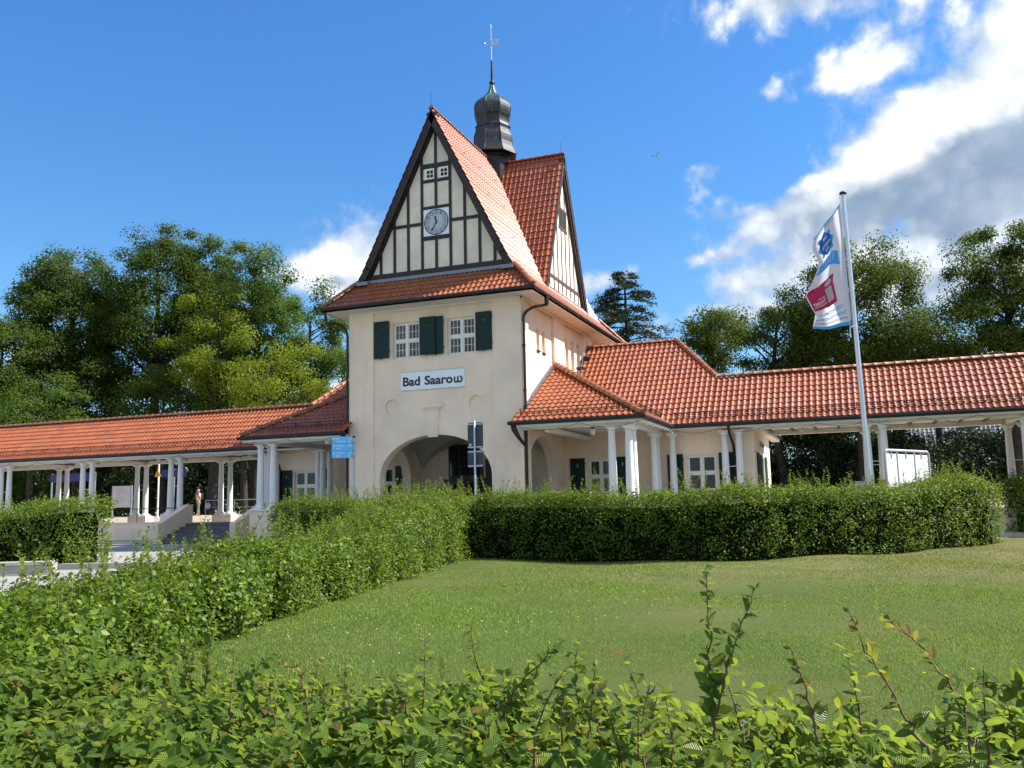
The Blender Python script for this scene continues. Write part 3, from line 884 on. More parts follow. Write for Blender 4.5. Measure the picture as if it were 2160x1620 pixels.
# the vaulted hall behind the arch
def hall():
    b = MB()
    b.box((-17.4, 34.55, -1.25), (-11.3, 34.62, 3.2))
    b.build('hall_wall', M['plaster'], ST)
    n = 44
    xs = np.linspace(-17.42, -11.20, n); ys = np.linspace(Y0 + 0.48, 34.56, n)
    vs = []
    for y in ys:
        for x in xs:
            bx = 1.62 * math.sqrt(max(0.0, 1 - ((x + 14.31) / 3.11) ** 2)); by = 1.62 * math.sqrt(max(0.0, 1 - ((y - 32.24) / 2.33) ** 2))
            vs.append((x, y, 1.16 + max(bx, by)))
    v = MB(); v.add(vs, [(j * n + i, j * n + i + 1, (j + 1) * n + i + 1, (j + 1) * n + i) for j in range(n - 1) for i in range(n - 1)], False)
    v.build('vault', M['vault'], ST)
    f = MB(); f.box((-17.8, Y0 - 0.3, -1.25), (-10.8, 34.6, -0.45)); f.box((-17.0, Y0 - 0.65, -1.25), (-11.6, Y0 - 0.3, -0.8)); f.build('floor', M['stone'], ST)
    d = MB(); d.box((-16.25, 34.44, -0.45), (-14.35, 34.549, 1.18)); d.box((-16.02, 34.42, 1.2), (-14.5, 34.549, 2.60)); d.box((-14.35, 34.46, -0.45), (-12.4, 34.549, 1.95))
    dd = d.build('door', M['doorwood'], ST)
    g = MB()
    for x in (-15.95, -15.48, -15.01): g.box((x, 34.40, 1.3), (x + 0.40, 34.415, 2.5))
    for x in (-16.1, -15.2): g.box((x, 34.425, -0.1), (x + 0.75, 34.438, 1.0))
    g.build('pane', M['glass'], dd)
    m_ = MB()
    for x in (-15.95, -15.48, -15.01):
        for k in (1, 2): m_.box((x, 34.385, 1.3 + 0.4 * k - 0.012), (x + 0.4, 34.398, 1.3 + 0.4 * k + 0.012))
        m_.box((x + 0.188, 34.386, 1.3), (x + 0.212, 34.397, 2.5))
    m_.build('glazing_bar', M['doorwood'], dd)
hall()

# eaves of the tower: soffit boards, fascia, gutter, rain pipes
EX0, EX1, EY0, EY1, ZS = XM - 4.24, XM + 4.24, 28.69, 41.85, 7.41
sf = MB()
for x0, y0, x1, y1 in ((EX0, EY0, EX1, Y0 + 0.02), (EX0, 41.08, EX1, EY1)): sf.box((x0, y0, ZS), (x1, y1, ZS + 0.04))
for x0, x1 in ((EX0, XL + 0.09), (XR - 0.125, EX1)): sf.box((x0, Y0 + 0.02, ZS), (x1, 41.08, ZS + 0.04))
sf.build('soffit', M['white'], ST)
bd = MB()
for k in range(1, 6):
    x = XR + 0.12 * k
    bd.box((x - 0.006, Y0 - 0.2, ZS - 0.004), (x + 0.006, 41.2, ZS - 0.0005))
    bd.box((XM - 3.5, EY0 + 0.12 * k - 0.006, ZS - 0.004), (XM + 3.6, EY0 + 0.12 * k + 0.006, ZS - 0.0005))
bd.build('soffit_joint', M['weathered'], ST)
mo = MB(); mo.box((XL - 0.03, Y0 - 0.045, ZS - 0.07), (XR + 0.045, Y0 - 0.001, ZS - 0.003)); mo.box((XR + 0.001, Y0 - 0.045, ZS - 0.07), (XR + 0.045, 41.1, ZS - 0.003)); mo.build('moulding', M['white'], ST)
gt = MB()
z = 7.52
gutter_run(gt, [(EX0 - 0.02, EY1, z), (EX0 - 0.02, EY0 - 0.02, z), (EX1 + 0.02, EY0 - 0.02, z), (EX1 + 0.02, EY1, z)])
for a, b_ in (((EX0, EY0, 7.41), (EX1, EY0 + 0.03, 7.52)),): gt.box(a, b_)
gt.box((EX1 - 0.03, EY0, 7.41), (EX1, EY1, 7.52)); gt.box((EX0, EY0, 7.41), (EX0 + 0.03, EY1, 7.52))
gt.build('gutter', M['gutter'], ST)
rp = MB()
def bez(p, n=10):
    out = []
    for i in range(n + 1):
        t = i / n; out.append(tuple((1 - t) ** 3 * p[0][k] + 3 * (1 - t) ** 2 * t * p[1][k] + 3 * (1 - t) * t * t * p[2][k] + t ** 3 * p[3][k] for k in range(3)))
    return out
rp.tube([(EX1 + 0.02, 30.1, 7.46), (EX1 + 0.02, 30.1, 7.18)] , 0.065, n=10)
rp.tube([(EX1 + 0.02, 30.1, 7.40), (EX1 + 0.02, 30.1, 7.17)], 0.085, n=10)
rp.tube([(EX1 + 0.02, 30.1, 7.22)] + bez([(EX1 + 0.02, 30.1, 7.14), (EX1 - 0.25, 29.95, 7.12), (XR + 0.07, 29.62, 7.02), (XR + 0.07, 29.52, 6.60)]) + [(XR + 0.07, 29.52, 3.2), (XR + 0.07, 29.50, 0), (XR + 0.07, 29.50, -1.2)], 0.052, n=10)
rp.cut()
rp.tube([(EX0 + 0.10, 28.75, 7.42), (EX0 + 0.11, 28.82, 7.10)] + bez([(EX0 + 0.12, 28.85, 7.02), (EX0 + 0.45, 29.1, 7.08), (XL - 0.06, 29.35, 6.98), (XL - 0.06, 29.42, 6.55)]) + [(XL - 0.06, 29.42, 3.2), (XL - 0.06, 29.42, -1.2)], 0.052, n=10)
rp.build('rain_pipe', M['gutter'], ST)
rp = MB()
for z in (5.6, 4.0, 1.2): rp.cut(); rp.tube([(XR + 0.07, 29.51, z), (XR + 0.07, 29.51, z + 0.06)], 0.064, n=10)
rp.build('pipe_clip', M['gutter'], ST)

# main roof: flared at the foot, steep above
PROF = [(4.26, 7.56), (3.74, 8.02), (3.32, 8.50), (3.03, 8.98), (2.84, 9.36), (0.0, 15.13)]
CUM = [0.0]
for a, b_ in zip(PROF[:-1], PROF[1:]): CUM.append(CUM[-1] + math.hypot(b_[0] - a[0], b_[1] - a[1]))
def prof_at(s):
    for i in range(len(PROF) - 1):
        if s <= CUM[i + 1] or i == len(PROF) - 2:
            t = (s - CUM[i]) / (CUM[i + 1] - CUM[i])
            a, b_ = PROF[i], PROF[i + 1]
            dx, dz = b_[0] - a[0], b_[1] - a[1]; L = math.hypot(dx, dz)
            return a[0] + dx * t, a[1] + dz * t, dz / L, -dx / L
def main_map(sx):
    def f(a, s, n):
        o, z, nx, nz = prof_at(s)
        return (XM + sx * (o + nx * n), a, z + nz * n)
    return f
S1 = CUM[2] + 0.15; SM = CUM[-1]
VY0, VY1 = 29.54, 40.9
fl = [(EY0, 0), (EY1, 0), (VY1, S1), (VY0, S1)]
up = [(VY0, S1), (VY1, S1), (VY1, SM), (VY0, SM)]
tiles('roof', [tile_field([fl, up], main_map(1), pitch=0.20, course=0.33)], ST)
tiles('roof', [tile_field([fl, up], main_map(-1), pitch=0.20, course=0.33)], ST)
def skirt(y0, y1):
    d = Vector((0, y1 - y0, 1.08)); L = d.length
    fm = plane_map((XM, y0, 7.56), (1, 0, 0), d)
    return tile_field([[(-4.26, 0), (4.26, 0), (3.24, L), (-3.24, L)]], fm, pitch=0.20, course=0.30)
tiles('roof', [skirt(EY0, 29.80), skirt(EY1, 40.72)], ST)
rr = MB()
for sx in (1, -1):
    for ya, yb_ in ((EY0, 29.66), (EY1, 40.8)): ridge_run(rr, (XM + sx * 4.24, ya + 0.02, 7.64), (XM + sx * 3.24, yb_, 8.70), 0.10, 0.33)
ridge_run(rr, (XM, VY0, 15.17), (XM, VY1, 15.17), 0.10)
rr.build('ridge_tile', M['ridge'], ST)
ld = MB(); ld.box((XM - 3.1, 29.70, 8.60), (XM + 3.1, 29.86, 8.72))
for sx in (1, -1): ld.box((XM + sx * 2.75, 29.5, 8.52), (XM + sx * 3.25, 29.80, 8.66))
ld.build('flashing', M['lead'], ST)

# front gable: pale infill with dark posts and rails
def gable(front=True):
    yg = 29.85 if front else 40.6
    sg = -1 if front else 1
    b = MB(); b.plate((XM, yg + 0.10 * (-sg), 8.60), (1, 0, 0), (0, 0, 1), (0, 0.10 * sg, 0), [(-2.98, 0), (2.98, 0), (0.0, 6.25)])
    b.build('gable_panel', M['infill'], ST)
    if not front: return
    t = MB()
    xo = XM + 0.035
    def roofz(x): return 14.72 - 2.03 * abs(x - XM)
    def post(k, z0, z1=None, w=0.105):
        x = xo + 0.592 * k
        zt = roofz(x) + 0.12 if z1 is None else z1
        t.box((x - w / 2, yg - 0.035, z0), (x + w / 2, yg - 0.001, zt))
    for k in (-4, -3, -2, -1, 1, 2, 3, 4): post(k, 8.94)
    post(0, 8.94, 10.045); post(0, 11.372, 12.305); post(0, 12.42, None)
    def rail(x0, x1, z0, z1, d=0.030): t.box((x0, yg - d, z0), (x1, yg - 0.0012, z1))
    p1 = xo + 0.592
    for z0, z1 in ((10.045, 10.20), (11.25, 11.37), (12.31, 12.42), (12.87, 13.06)): rail(xo - 0.592, xo + 0.592, z0, z1)
    for sx in (1, -1):
        zz = 10.72
        xe = XM + sx * ((14.72 - zz) / 2.03 + 0.05)
        rail(min(xo + sx * 0.592, xe), max(xo + sx * 0.592, xe), zz - 0.062, zz + 0.062)
    rail(XM - 2.8, XM + 2.8, 8.72, 8.94, 0.06)
    t.build('timber_frame', M['timber'], ST)
    # barge boards and the dark eaves between them and the wall
    bb = MB()
    for sx in (1, -1):
        bb.cut()
        for y0, y1, dz, h in ((29.565, 29.615, -0.06, 0.24), (29.70, 29.80, -0.10, 0.24), (29.80, yg - 0.002, -0.26, 0.20)):
            top = Vector((XM, y0, 15.10 + dz)); mid = Vector((XM + sx * 2.87, y0, 9.28 + dz)); ft = Vector((XM + sx * 3.30, y0, 8.58 + dz * 0.5))
            for p, q in ((top, mid), (mid, ft)):
                d = (q - p).normalized(); n_ = Vector((-d.z * sx, 0, d.x * sx)); n_ = n_ if n_.z < 0 else -n_
                bb.obox(p - d * 0.02, q - p + d * 0.05, n_ * h, Vector((0, y1 - y0, 0)))
    bb.build('barge_board', M['timber'], ST)
    for x in (xo - 0.455, xo + 0.135):
        w = MB(); w.plate((x, yg - 0.001, 12.435), (1, 0, 0), (0, 0, 1), (0, -0.05, 0), [(0, 0), (0.40, 0), (0.40, 0.42), (0, 0.42)],
                          [[(0.09 + i * 0.145, 0.06 + j * 0.155), (0.21 + i * 0.145, 0.06 + j * 0.155), (0.21 + i * 0.145, 0.19 + j * 0.155), (0.09 + i * 0.145, 0.19 + j * 0.155)] for i in (0, 1) for j in (0, 1)])
        wo = w.build('window', M['framew'], ST)
        g = MB(); g.quad((x + 0.02, yg - 0.012, 12.45), (x + 0.38, yg - 0.012, 12.45), (x + 0.38, yg - 0.012, 12.84), (x + 0.02, yg - 0.012, 12.84)); g.build('pane', M['dark'], wo)
gable(True); gable(False)

# cross gable over the right (sunlit) flank
DY, DXW, DXV = 35.83, -11.15, -11.0
def cross_gable(sx):
    tx = (lambda x: x) if sx > 0 else (lambda x: 2 * XM - x)
    b = MB(); b.plate((tx(DXW - 0.12), DY, 8.36), (0, 1, 0), (0, 0, 1), (tx(DXW) - tx(DXW - 0.12), 0, 0), [(-2.94, 0), (2.94, 0), (0, 6.5)])
    b.build('gable_panel', M['infill'], ST)
    ha, hz, zb = 2.97, 6.60, 8.45
    fields = []
    for sy in (-1, 1):
        d = Vector((0, -sy * ha, hz)); L = d.length
        fm = plane_map((0, DY + sy * ha, zb), (1, 0, 0), d)
        xv = tx(DXV + 0.04)
        xb = tx(XM + 3.05); xt = tx(XM + 0.02)
        fields.append(tile_field([[(xv, 0), (xb, 0), (xt, L), (xv, L)]], fm, pitch=0.215, course=0.335))
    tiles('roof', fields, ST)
    r = MB(); ridge_run(r, (tx(DXV + 0.04), DY, 15.10), (tx(XM + 0.1), DY, 15.10), 0.10); r.build('ridge_tile', M['ridge'], ST)
    t = MB()
    k_ = 6.5 / 2.94
    def roofz(y): return 14.72 - k_ * abs(y - DY)
    def bx(y0, y1, z0, z1, d): t.box((tx(DXW + 0.0012), y0, z0), (tx(DXW + d), y1, z1))
    for k in range(-5, 6):
        if k == 0: continue
        y = DY + (k - 0.5 * (1 if k > 0 else -1)) * 0.565
        bx(y - 0.031, y + 0.031, 8.72, roofz(y) + 0.1, 0.03)
    for z0, z1 in ((9.23, 9.37), (11.65, 11.77), (12.52, 12.64)):
        hw = (14.72 - z0) / k_ + 0.02 if z0 < 10 else 0.58
        bx(DY - hw, DY + hw, z0, z1, 0.026)
    for y in (DY - 0.52, DY - 0.03, DY + 0.46): bx(y, y + 0.06, 11.77, 12.52, 0.024)
    t.build('timber_frame', M['weathered'], ST)
    w = MB()
    for y in (DY - 0.455, DY + 0.035): w.cut(); w.box((tx(DXW + 0.003), y, 11.775), (tx(DXW + 0.016), y + 0.42, 12.515))
    w.build('window', M['dark'], ST)
    s = MB(); s.box((tx(DXW - 0.05), DY - 2.82, 8.54), (tx(DXW + 0.12), DY + 2.82, 8.71)); s.build('flashing', M['lead'], ST)
    bb = MB()
    for sy in (1, -1):
        bb.cut()
        for x0, x1, dz, h in ((DXV - 0.01, DXV + 0.03, -0.05, 0.20), (DXW + 0.002, DXV - 0.02, -0.10, 0.30)):
            p = Vector((tx(x0), DY, zb + hz + dz)); q = Vector((tx(x0), DY + sy * ha, zb + dz))
            d = (q - p).normalized(); n_ = Vector((0, -d.z * sy, d.y * sy)); n_ = n_ if n_.z < 0 else -n_
            bb.obox(p - d * 0.02, q - p, n_ * h, Vector((tx(x1) - tx(x0), 0, 0)))
    bb.build('barge_board', M['timber'], ST)
cross_gable(1); cross_gable(-1)

# the onion turret on the ridge, eight-sided, with its weather vane
TX, TY = XM, 35.9
tu = MB()
prof = [(0.72, 12.6), (0.72, 15.36), (0.80, 15.37), (0.80, 15.46), (0.70, 15.47), (0.70, 15.74)]
tu.lathe((TX, TY, 0), prof, 8, smooth=False, cap=False)
tb = tu.build('turret_base', M['copper_dark'], ST)
lv = MB()
for k in range(8):
    a = 2 * math.pi * (k + 0.5) / 8
    c = Vector((TX + 0.655 * math.cos(a), TY + 0.655 * math.sin(a), 15.49)); u = Vector((-math.sin(a), math.cos(a), 0))
    lv.obox(c - u * 0.20, u * 0.40, Vector((0, 0, 0.21)), Vector((math.cos(a), math.sin(a), 0)) * 0.02)
lv.build('louvre', M['dark'], tb)
tp = MB()
prof = [(0.60, 15.74), (1.04, 15.48), (1.055, 15.50), (0.99, 15.64), (0.915, 15.84), (0.875, 16.05), (0.87, 16.22), (0.855, 16.38), (0.80, 16.52), (0.77, 16.66), (0.765, 16.78),
        (0.80, 16.79), (0.80, 16.82), (0.745, 16.86), (0.70, 17.0), (0.695, 17.12), (0.715, 17.24), (0.775, 17.36), (0.82, 17.52), (0.835, 17.68), (0.82, 17.82), (0.76, 17.96), (0.66, 18.10), (0.52, 18.22), (0.39, 18.31), (0.27, 18.42), (0.19, 18.54), (0.135, 18.68), (0.10, 18.84), (0.075, 18.95)]
prof = [(r_ * 1.05, z_) for r_, z_ in prof]
tp.lathe((TX, TY, 0), prof, 8, smooth=False)
on = tp.build('onion_dome', M['copper'], ST)
se = MB()
for k in range(8):
    a = 2 * math.pi * k / 8
    se.tube([(TX + (r + 0.006) * math.cos(a), TY + (r + 0.006) * math.sin(a), z) for r, z in prof[1:]], 0.014, n=5)
se.build('standing_seam', M['copper'], on)
bl = MB(); bl.lathe((TX, TY, 19.02), [(0.05, -0.12), (0.115, -0.07), (0.13, 0.0), (0.115, 0.06), (0.055, 0.11), (0.06, 0.16), (0.036, 1.1)], 12); bl.build('finial', M['copper_dark'], on)
wv_ = MB()
wv_.lathe((TX, TY, 20.1), [(0.024, 0), (0.021, 0.9), (0.018, 1.55), (0.024, 1.58), (0.024, 1.63), (0.007, 1.80)], 8)
wv_.plate((TX, TY - 0.006, 20.83), (1, 0, 0), (0, 0, 1), (0, 0.012, 0), [(0.03, 0.02), (0.40, -0.02), (0.30, 0.12), (0.46, 0.22), (0.03, 0.30)], [[(0.12, 0.09), (0.24, 0.09), (0.24, 0.21), (0.12, 0.21)]])
wv_.tube([(TX, TY, 21.13), (TX - 0.12, TY, 21.16), (TX - 0.24, TY, 21.14), (TX - 0.31, TY, 21.03)], 0.010, n=5)
wv_.tube([(TX, TY, 20.80), (TX - 0.14, TY, 20.83), (TX - 0.26, TY, 20.90), (TX - 0.31, TY, 20.98)], 0.010, n=5)
wv_.lathe((TX - 0.32, TY, 21.0), [(0.01, -0.06), (0.055, -0.02), (0.055, 0.02), (0.01, 0.06)], 8)
wv_.build('weather_vane', M['alu'], on)
lr = MB()
for x, y, z, h in ((XM, VY0 + 0.05, 15.2, 0.62), (DXV - 0.1, DY, 15.1, 0.55)): lr.cut(); lr.tube([(x, y, z), (x - 0.03, y, z + h)], 0.009, n=5)
lr.build('lightning_rod', M['gutter'], ST)
ch = MB()
for y in np.arange(30.5, 40, 1.6):
    for s_ in (3.3, 5.2, 7.0):
        o_, z_, nx, nz = prof_at(s_)
        p = Vector((XM + o_ + nx * 0.06, y + 0.3 * s_ % 1, z_ + nz * 0.06)); ch.tube([p, p + Vector((0.10, 0, -0.02)), p + Vector((0.11, 0, 0.06))], 0.010, n=4)
ch.build('roof_hook', M['gutter'], ST)

# ------------------------------------------------------------------ the two wings: porch, corner pavilion (both part of the building)
ZG = 2.83
def wing(sx):
    tx = (lambda x: x) if sx > 0 else (lambda x: 2 * XM - x)
    V = lambda x, y, z: (tx(x), y, z)
    YW = 34.45
    # pavilion walls
    b = MB()
    wins = [(-9.95, 0.98), (-6.06, 1.10)]
    hl = [[(x + 10.95, 0.42 + 1.25), (x + w + 10.95, 0.42 + 1.25), (x + w + 10.95, 1.76 + 1.25), (x + 10.95, 1.76 + 1.25)] for x, w in wins]
    b.plate(V(-10.95, YW + 0.30, -1.25), (sx, 0, 0), (0, 0, 1), (0, -0.30, 0), [(0, 0), (7.40, 0), (7.40, 4.06), (0, 4.06)], hl)
    eh = [[(36.95 - YW - 0.3, 0.42 + 1.25), (37.95 - YW - 0.3, 0.42 + 1.25), (37.95 - YW - 0.3, 1.70 + 1.25), (36.95 - YW - 0.3, 1.70 + 1.25)]]
    b.plate(V(-3.85, YW + 0.301, -1.25), (0, 1, 0), (0, 0, 1), (0.298 * sx, 0, 0), [(0, 0), (40.6 - YW - 0.3, 0), (40.6 - YW - 0.3, 3.86), (0, 3.86)], eh)
    b.box(V(-10.95, 40.4, -1.25), V(-3.86, 40.6, 2.6))
    b.build('pavilion_wall', M['plaster'], ST)
    for i, (x, w) in enumerate(wins):
        xo = x if sx > 0 else 2 * XM - x - w
        window(ST, (xo, YW + 0.16, 0.42), (1, 0, 0), (0, 0, 1), (0, -1, 0), w, 1.34, bars=(0, 0), curtain=(i == 0 and sx > 0), papers=(sx < 0 and i == 1))
        for xs_, ww in ((x - 0.74, 0.60), (x + w + 0.10, 0.62)):
            xo = xs_ if sx > 0 else 2 * XM - xs_ - ww
            if i == 0 and xs_ < x: xo, ww = (max(xs_, -10.78) if sx > 0 else min(2 * XM - xs_ - ww, 2 * XM + 10.78 - ww)), ww
            shutter(ST, (xo, YW - 0.012, 0.36), (1, 0, 0), (0, 0, 1), (0, -1, 0), ww, 1.46)
    if sx > 0:
        window(ST, (-3.72, 36.95, 0.42), (0, 1, 0), (0, 0, 1), (1, 0, 0), 1.0, 1.28, bars=(0, 0), curtain=False)
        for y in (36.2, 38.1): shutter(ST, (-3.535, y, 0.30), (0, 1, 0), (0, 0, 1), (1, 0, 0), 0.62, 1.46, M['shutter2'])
        shutter(ST, (-3.54, 35.2, 0.36), (0, 1, 0), (0, 0, 1), (1, 0, 0), 0.60, 1.46)
    # pavilion roof
    dv = Vector((0, 37.9 - 33.5, 6.78 - ZG)); L = dv.length
    fm = plane_map(V(0, 33.5, ZG + 0.05), (sx, 0, 0), dv)
    sg = L * (4.80 - ZG) / (6.78 - ZG)
    f1 = tile_field([[(-10.86, 0), (-5.0, 0), (-5.0, sg), (-6.86, L), (-10.86, L)]], fm)
    dvb = Vector((0, 37.9 - 42.3, 6.78 - ZG))
    fb = plane_map(V(0, 42.3, ZG + 0.05), (sx, 0, 0), dvb)
    f2 = tile_field([[(-10.86, 0), (-3.2, 0), (-6.86, L), (-10.86, L)]], fb)
    de = Vector((-3.66 * sx, 0, 6.78 - ZG)); Le = de.length
    fe = plane_map(V(-3.20, 0, ZG + 0.02), (0, 1, 0), de)
    f3 = tile_field([[(34.6, 0), (42.3, 0), (37.9, Le), (35.75, Le * 0.5)]], fe)
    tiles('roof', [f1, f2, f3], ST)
    r = MB()
    ridge_run(r, V(-10.9, 37.9, 6.86), V(-6.86, 37.9, 6.86), 0.105)
    ridge_run(r, V(-4.98, 35.78, 4.92), V(-6.86, 37.9, 6.88), 0.115)
    ridge_run(r, V(-3.25, 42.2, 2.95), V(-6.86, 37.9, 6.88), 0.105)
    # porch roof
    dp = Vector((0, 33.12 - 28.70, 5.37 - (ZG + 0.04))); Lp = dp.length
    fp = plane_map(V(0, 28.70, ZG + 0.04), (sx, 0, 0), dp)
    p1 = tile_field([[(-10.815, 0), (-6.40, 0), (-10.815, Lp)], [(-11.02, 0), (-10.815, 0), (-10.815, Lp * 0.15), (-11.02, Lp * 0.15)]], fp)
    dq = Vector((-4.40 * sx, 0, 5.37 - (ZG + 0.04))); Lq = dq.length
    fq = plane_map(V(-6.40, 0, ZG + 0.04), (0, 1, 0), dq)
    p2 = tile_field([[(28.70, 0), (33.5, 0), (36.3, Lq), (33.12, Lq)]], fq)
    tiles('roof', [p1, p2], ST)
    ridge_run(r, V(-6.42, 28.72, ZG + 0.10), V(-10.80, 33.12, 5.47), 0.125)
    r.build('ridge_tile', M['ridge'], ST)
    fl_ = MB()
    fl_.bar(V(-10.79, 29.46, 3.40), V(-10.79, 33.12, 5.50), 0.03, 0.10); fl_.cut(); fl_.bar(V(-10.79, 36.3, 5.42), V(-10.79, 37.9, 6.93), 0.03, 0.12)
    fl_.build('flashing', M['lead'], ST)
    if sx > 0:
        c_ = MB(); c_.box((-10.76, 35.9, 5.62), (-10.45, 36.25, 5.72)); c_.cut(); c_.box((-10.78, 37.1, 6.18), (-10.55, 37.3, 6.35)); c_.build('roof_vent', M['gutter'], ST)
    s = MB()
    snow_guard(s, fp, -10.75, -7.0, 0.42)
    s.cut(); snow_guard(s, fq, 29.4, 33.2, 0.42)
    s.cut(); snow_guard(s, fm, -6.3, -5.02, 0.36)
    s.build('snow_guard', M['gutter'], ST)
    # eaves
    e = MB()
    e.box(V(-10.80, 28.78, ZG - 0.06), V(-6.48, YW, ZG - 0.02))
    e.box(V(-10.80, 28.74, ZG - 0.17), V(-6.44, 28.78, ZG - 0.015)); e.box(V(-6.48, 28.78, ZG - 0.17), V(-6.44, 33.55, ZG - 0.015))
    e.box(V(-6.44, 33.58, ZG - 0.06), V(-3.55, YW, ZG - 0.02))
    e.cut(); e.box(V(-3.55, YW, 2.60), V(-3.22, 42.2, 2.64)); e.box(V(-3.26, 34.6, 2.64), V(-3.22, 42.2, 2.80))
    e.build('soffit', M['white'], ST)
    bm_ = MB()
    bm_.box(V(-10.80, 29.06, 2.60), V(-6.86, 29.34, 2.768)); bm_.cut(); bm_.box(V(-7.16, 29.34, 2.602), V(-6.88, 33.86, 2.768))
    bm_.cut(); bm_.box(V(-10.0, 29.36, 2.50), V(-9.8, YW - 0.002, 2.66)); 
    bm_.build('porch_beam', M['white'], ST)
    g = MB()
    gutter_run(g, [V(-11.04, 28.66, ZG - 0.02), V(-6.36, 28.66, ZG - 0.02), V(-6.36, 33.46, ZG - 0.02)])
    gutter_run(g, [V(-3.16, 34.6, ZG - 0.06), V(-3.16, 42.3, ZG - 0.06)])
    g.box(V(-11.02, 28.70, ZG - 0.09), V(-6.42, 28.739, ZG + 0.03)); g.box(V(-6.44, 28.74, ZG - 0.09), V(-6.40, 33.5, ZG + 0.03))
    g.build('gutter', M['gutter'], ST)
    rp2 = MB()
    rp2.tube([V(-10.95, 28.80, 2.78), V(-10.93, 28.86, 2.60), V(-10.86, 29.10, 2.34), V(-10.76, 29.40, 2.10)], [0.10, 0.10, 0.07, 0.055], n=10)
    rp2.cut()
    rp2.tube([V(-4.33, 33.5, ZG - 0.05), V(-4.33, 33.6, ZG - 0.3), V(-4.27, 34.22, ZG - 0.75), V(-4.27, 34.36, ZG - 1.0), V(-4.27, 34.38, -1.2)], 0.05, n=8)
    rp2.build('rain_pipe', M['gutter'], ST)
    # porch columns on their pedestals
    for x, y in ((-7.60, 29.20), (-7.02, 29.20), (-7.02, 29.80)): column(ST, tx(x), y, 0.08)
    for x, y in ((-7.10, 33.44), (-7.10, 34.0), (-6.50, 34.0)): column(ST, tx(x), y, 0.0)
    pd = MB()
    pd.box(V(-7.90, 28.92, -1.25), V(-6.74, 30.10, 0.02)); pd.box(V(-7.94, 28.88, 0.02), V(-6.70, 30.14, 0.079))
    pd.cut()
    pd.box(V(-7.40, 33.15, -1.25), V(-6.20, 34.28, -0.001))
    pd.cut()
    pd.box(V(-10.8, 29.06, -1.25), V(-7.9, 29.34, -0.35)); pd.cut(); pd.box(V(-7.02, 30.1, -1.25), V(-6.80, 33.15, -0.35))
    pd.build('pedestal', M['plaster'], ST, bevel=0.01)
    pf = MB(); pf.box(V(-10.82, 29.34, -1.24), V(-7.03, YW, -0.45)); pf.build('porch_floor', M['stone'], ST)
wing(1); wing(-1)

# ------------------------------------------------------------------ the two colonnades
def colonnade(sx, x_far, pairs, label):
    tx = (lambda x: x) if sx > 0 else (lambda x: 2 * XM - x)
    V = lambda x, y, z: (tx(x), y, z)
    x_in = -5.0
    G = empty('colonnade', V((x_in + x_far) / 2, 35.8, Z_PLAT), label, 'colonnade', 'covered walks beside the tower')
    dv = Vector((0, 35.78 - 33.5, 4.80 - ZG)); L = dv.length
    fm = plane_map(V(0, 33.5, ZG + 0.05), (sx, 0, 0), dv)
    fb = plane_map(V(0, 38.06, ZG + 0.05), (sx, 0, 0), Vector((0, -2.28, 4.80 - ZG)))
    tiles('roof', [tile_field([[(x_in, 0), (x_far, 0), (x_far, L), (x_in, L)]], fm), tile_field([[(x_in + 1.7, 0), (x_far, 0), (x_far, L), (x_in, L)]], fb, course=0.335)], G)
    r = MB(); ridge_run(r, V(x_in, 35.78, 4.90), V(x_far, 35.78, 4.90), 0.11); r.build('ridge_tile', M['ridge'], G)
    s = MB(); snow_guard(s, fm, x_in, x_far, 0.36); s.build('snow_guard', M['gutter'], G)
    b = MB()
    b.box(V(-3.5 if sx > 0 else -3.5, 33.86, 2.60), V(x_far, 34.14, 2.782))
    b.cut(); b.box(V(-3.1, 37.46, 2.60), V(x_far, 37.74, 2.782))
    for p in pairs:
        for q in (p[0], p[1]): b.cut(); b.box((q - 0.09, 34.141, 2.61), (q + 0.09, 37.459, 2.775))
    b.build('beam', M['white'], G)
    c = MB()
    c.box(V(-3.5, 33.58, ZG - 0.045), V(x_far, 38.0, ZG - 0.01)); c.box(V(-6.4, 33.54, ZG - 0.16), V(x_far, 33.58, ZG - 0.012))
    c.build('ceiling', M['white'], G)
    ra = MB()
    k = 0
    x = -3.2
    while x < x_far:
        ra.box(V(x, 33.60, ZG - 0.10), V(x + 0.08, 37.9, ZG - 0.046)); x += 0.85
    ra.build('rafter', M['weathered'], G)
    g = MB(); gutter_run(g, [V(-6.36, 33.46, ZG - 0.02), V(x_far, 33.46, ZG - 0.02)]); g.box(V(-6.4, 33.50, ZG - 0.09), V(x_far, 33.539, ZG + 0.03)); g.build('gutter', M['gutter'], G)
    for p in pairs:
        for q in p:
            column(G, q, 34.0, 0.0); column(G, q, 37.6, -0.10)
        tb_ = MB(); tb_.tube([(p[0], 34.0, 1.28), (p[1], 34.0, 1.28)], 0.014, n=6); tb_.cut(); tb_.tube([(p[0], 37.6, 1.28), (p[1], 37.6, 1.28)], 0.014, n=6); tb_.build('tie_rod', M['white'], G)
        q0, q1 = min(p), max(p)
        pd = MB(); pd.box((q0 - 0.30, 37.32, -0.56), (q1 + 0.30, 37.88, -0.101)); pd.cut(); pd.box((q0 - 0.30, 33.70, -0.60), (q1 + 0.30, 34.28, -0.001)); pd.build('pedestal', M['plaster'], G, bevel=0.01)
    w = MB()
    if sx < 0:
        w.box((2 * XM - x_far, 33.62, -1.28), (-29.0, 33.9, -0.41))
        w.box((2 * XM - x_far, 33.58, -0.41), (-29.0, 33.94, -0.36))
        w.cut(); w.box((-25.0, 33.62, -1.28), (-22.4, 33.9, -0.41))
    else:
        w.box((-6.2, 33.62, -1.28), (x_far, 33.9, -0.41))
    w.build('retaining_wall', M['plaster'], G)
    return G
PR = [(-4.56, -4.04), (0.36, 0.90), (5.26, 5.80), (10.2, 10.74), (15.1, 15.64)]
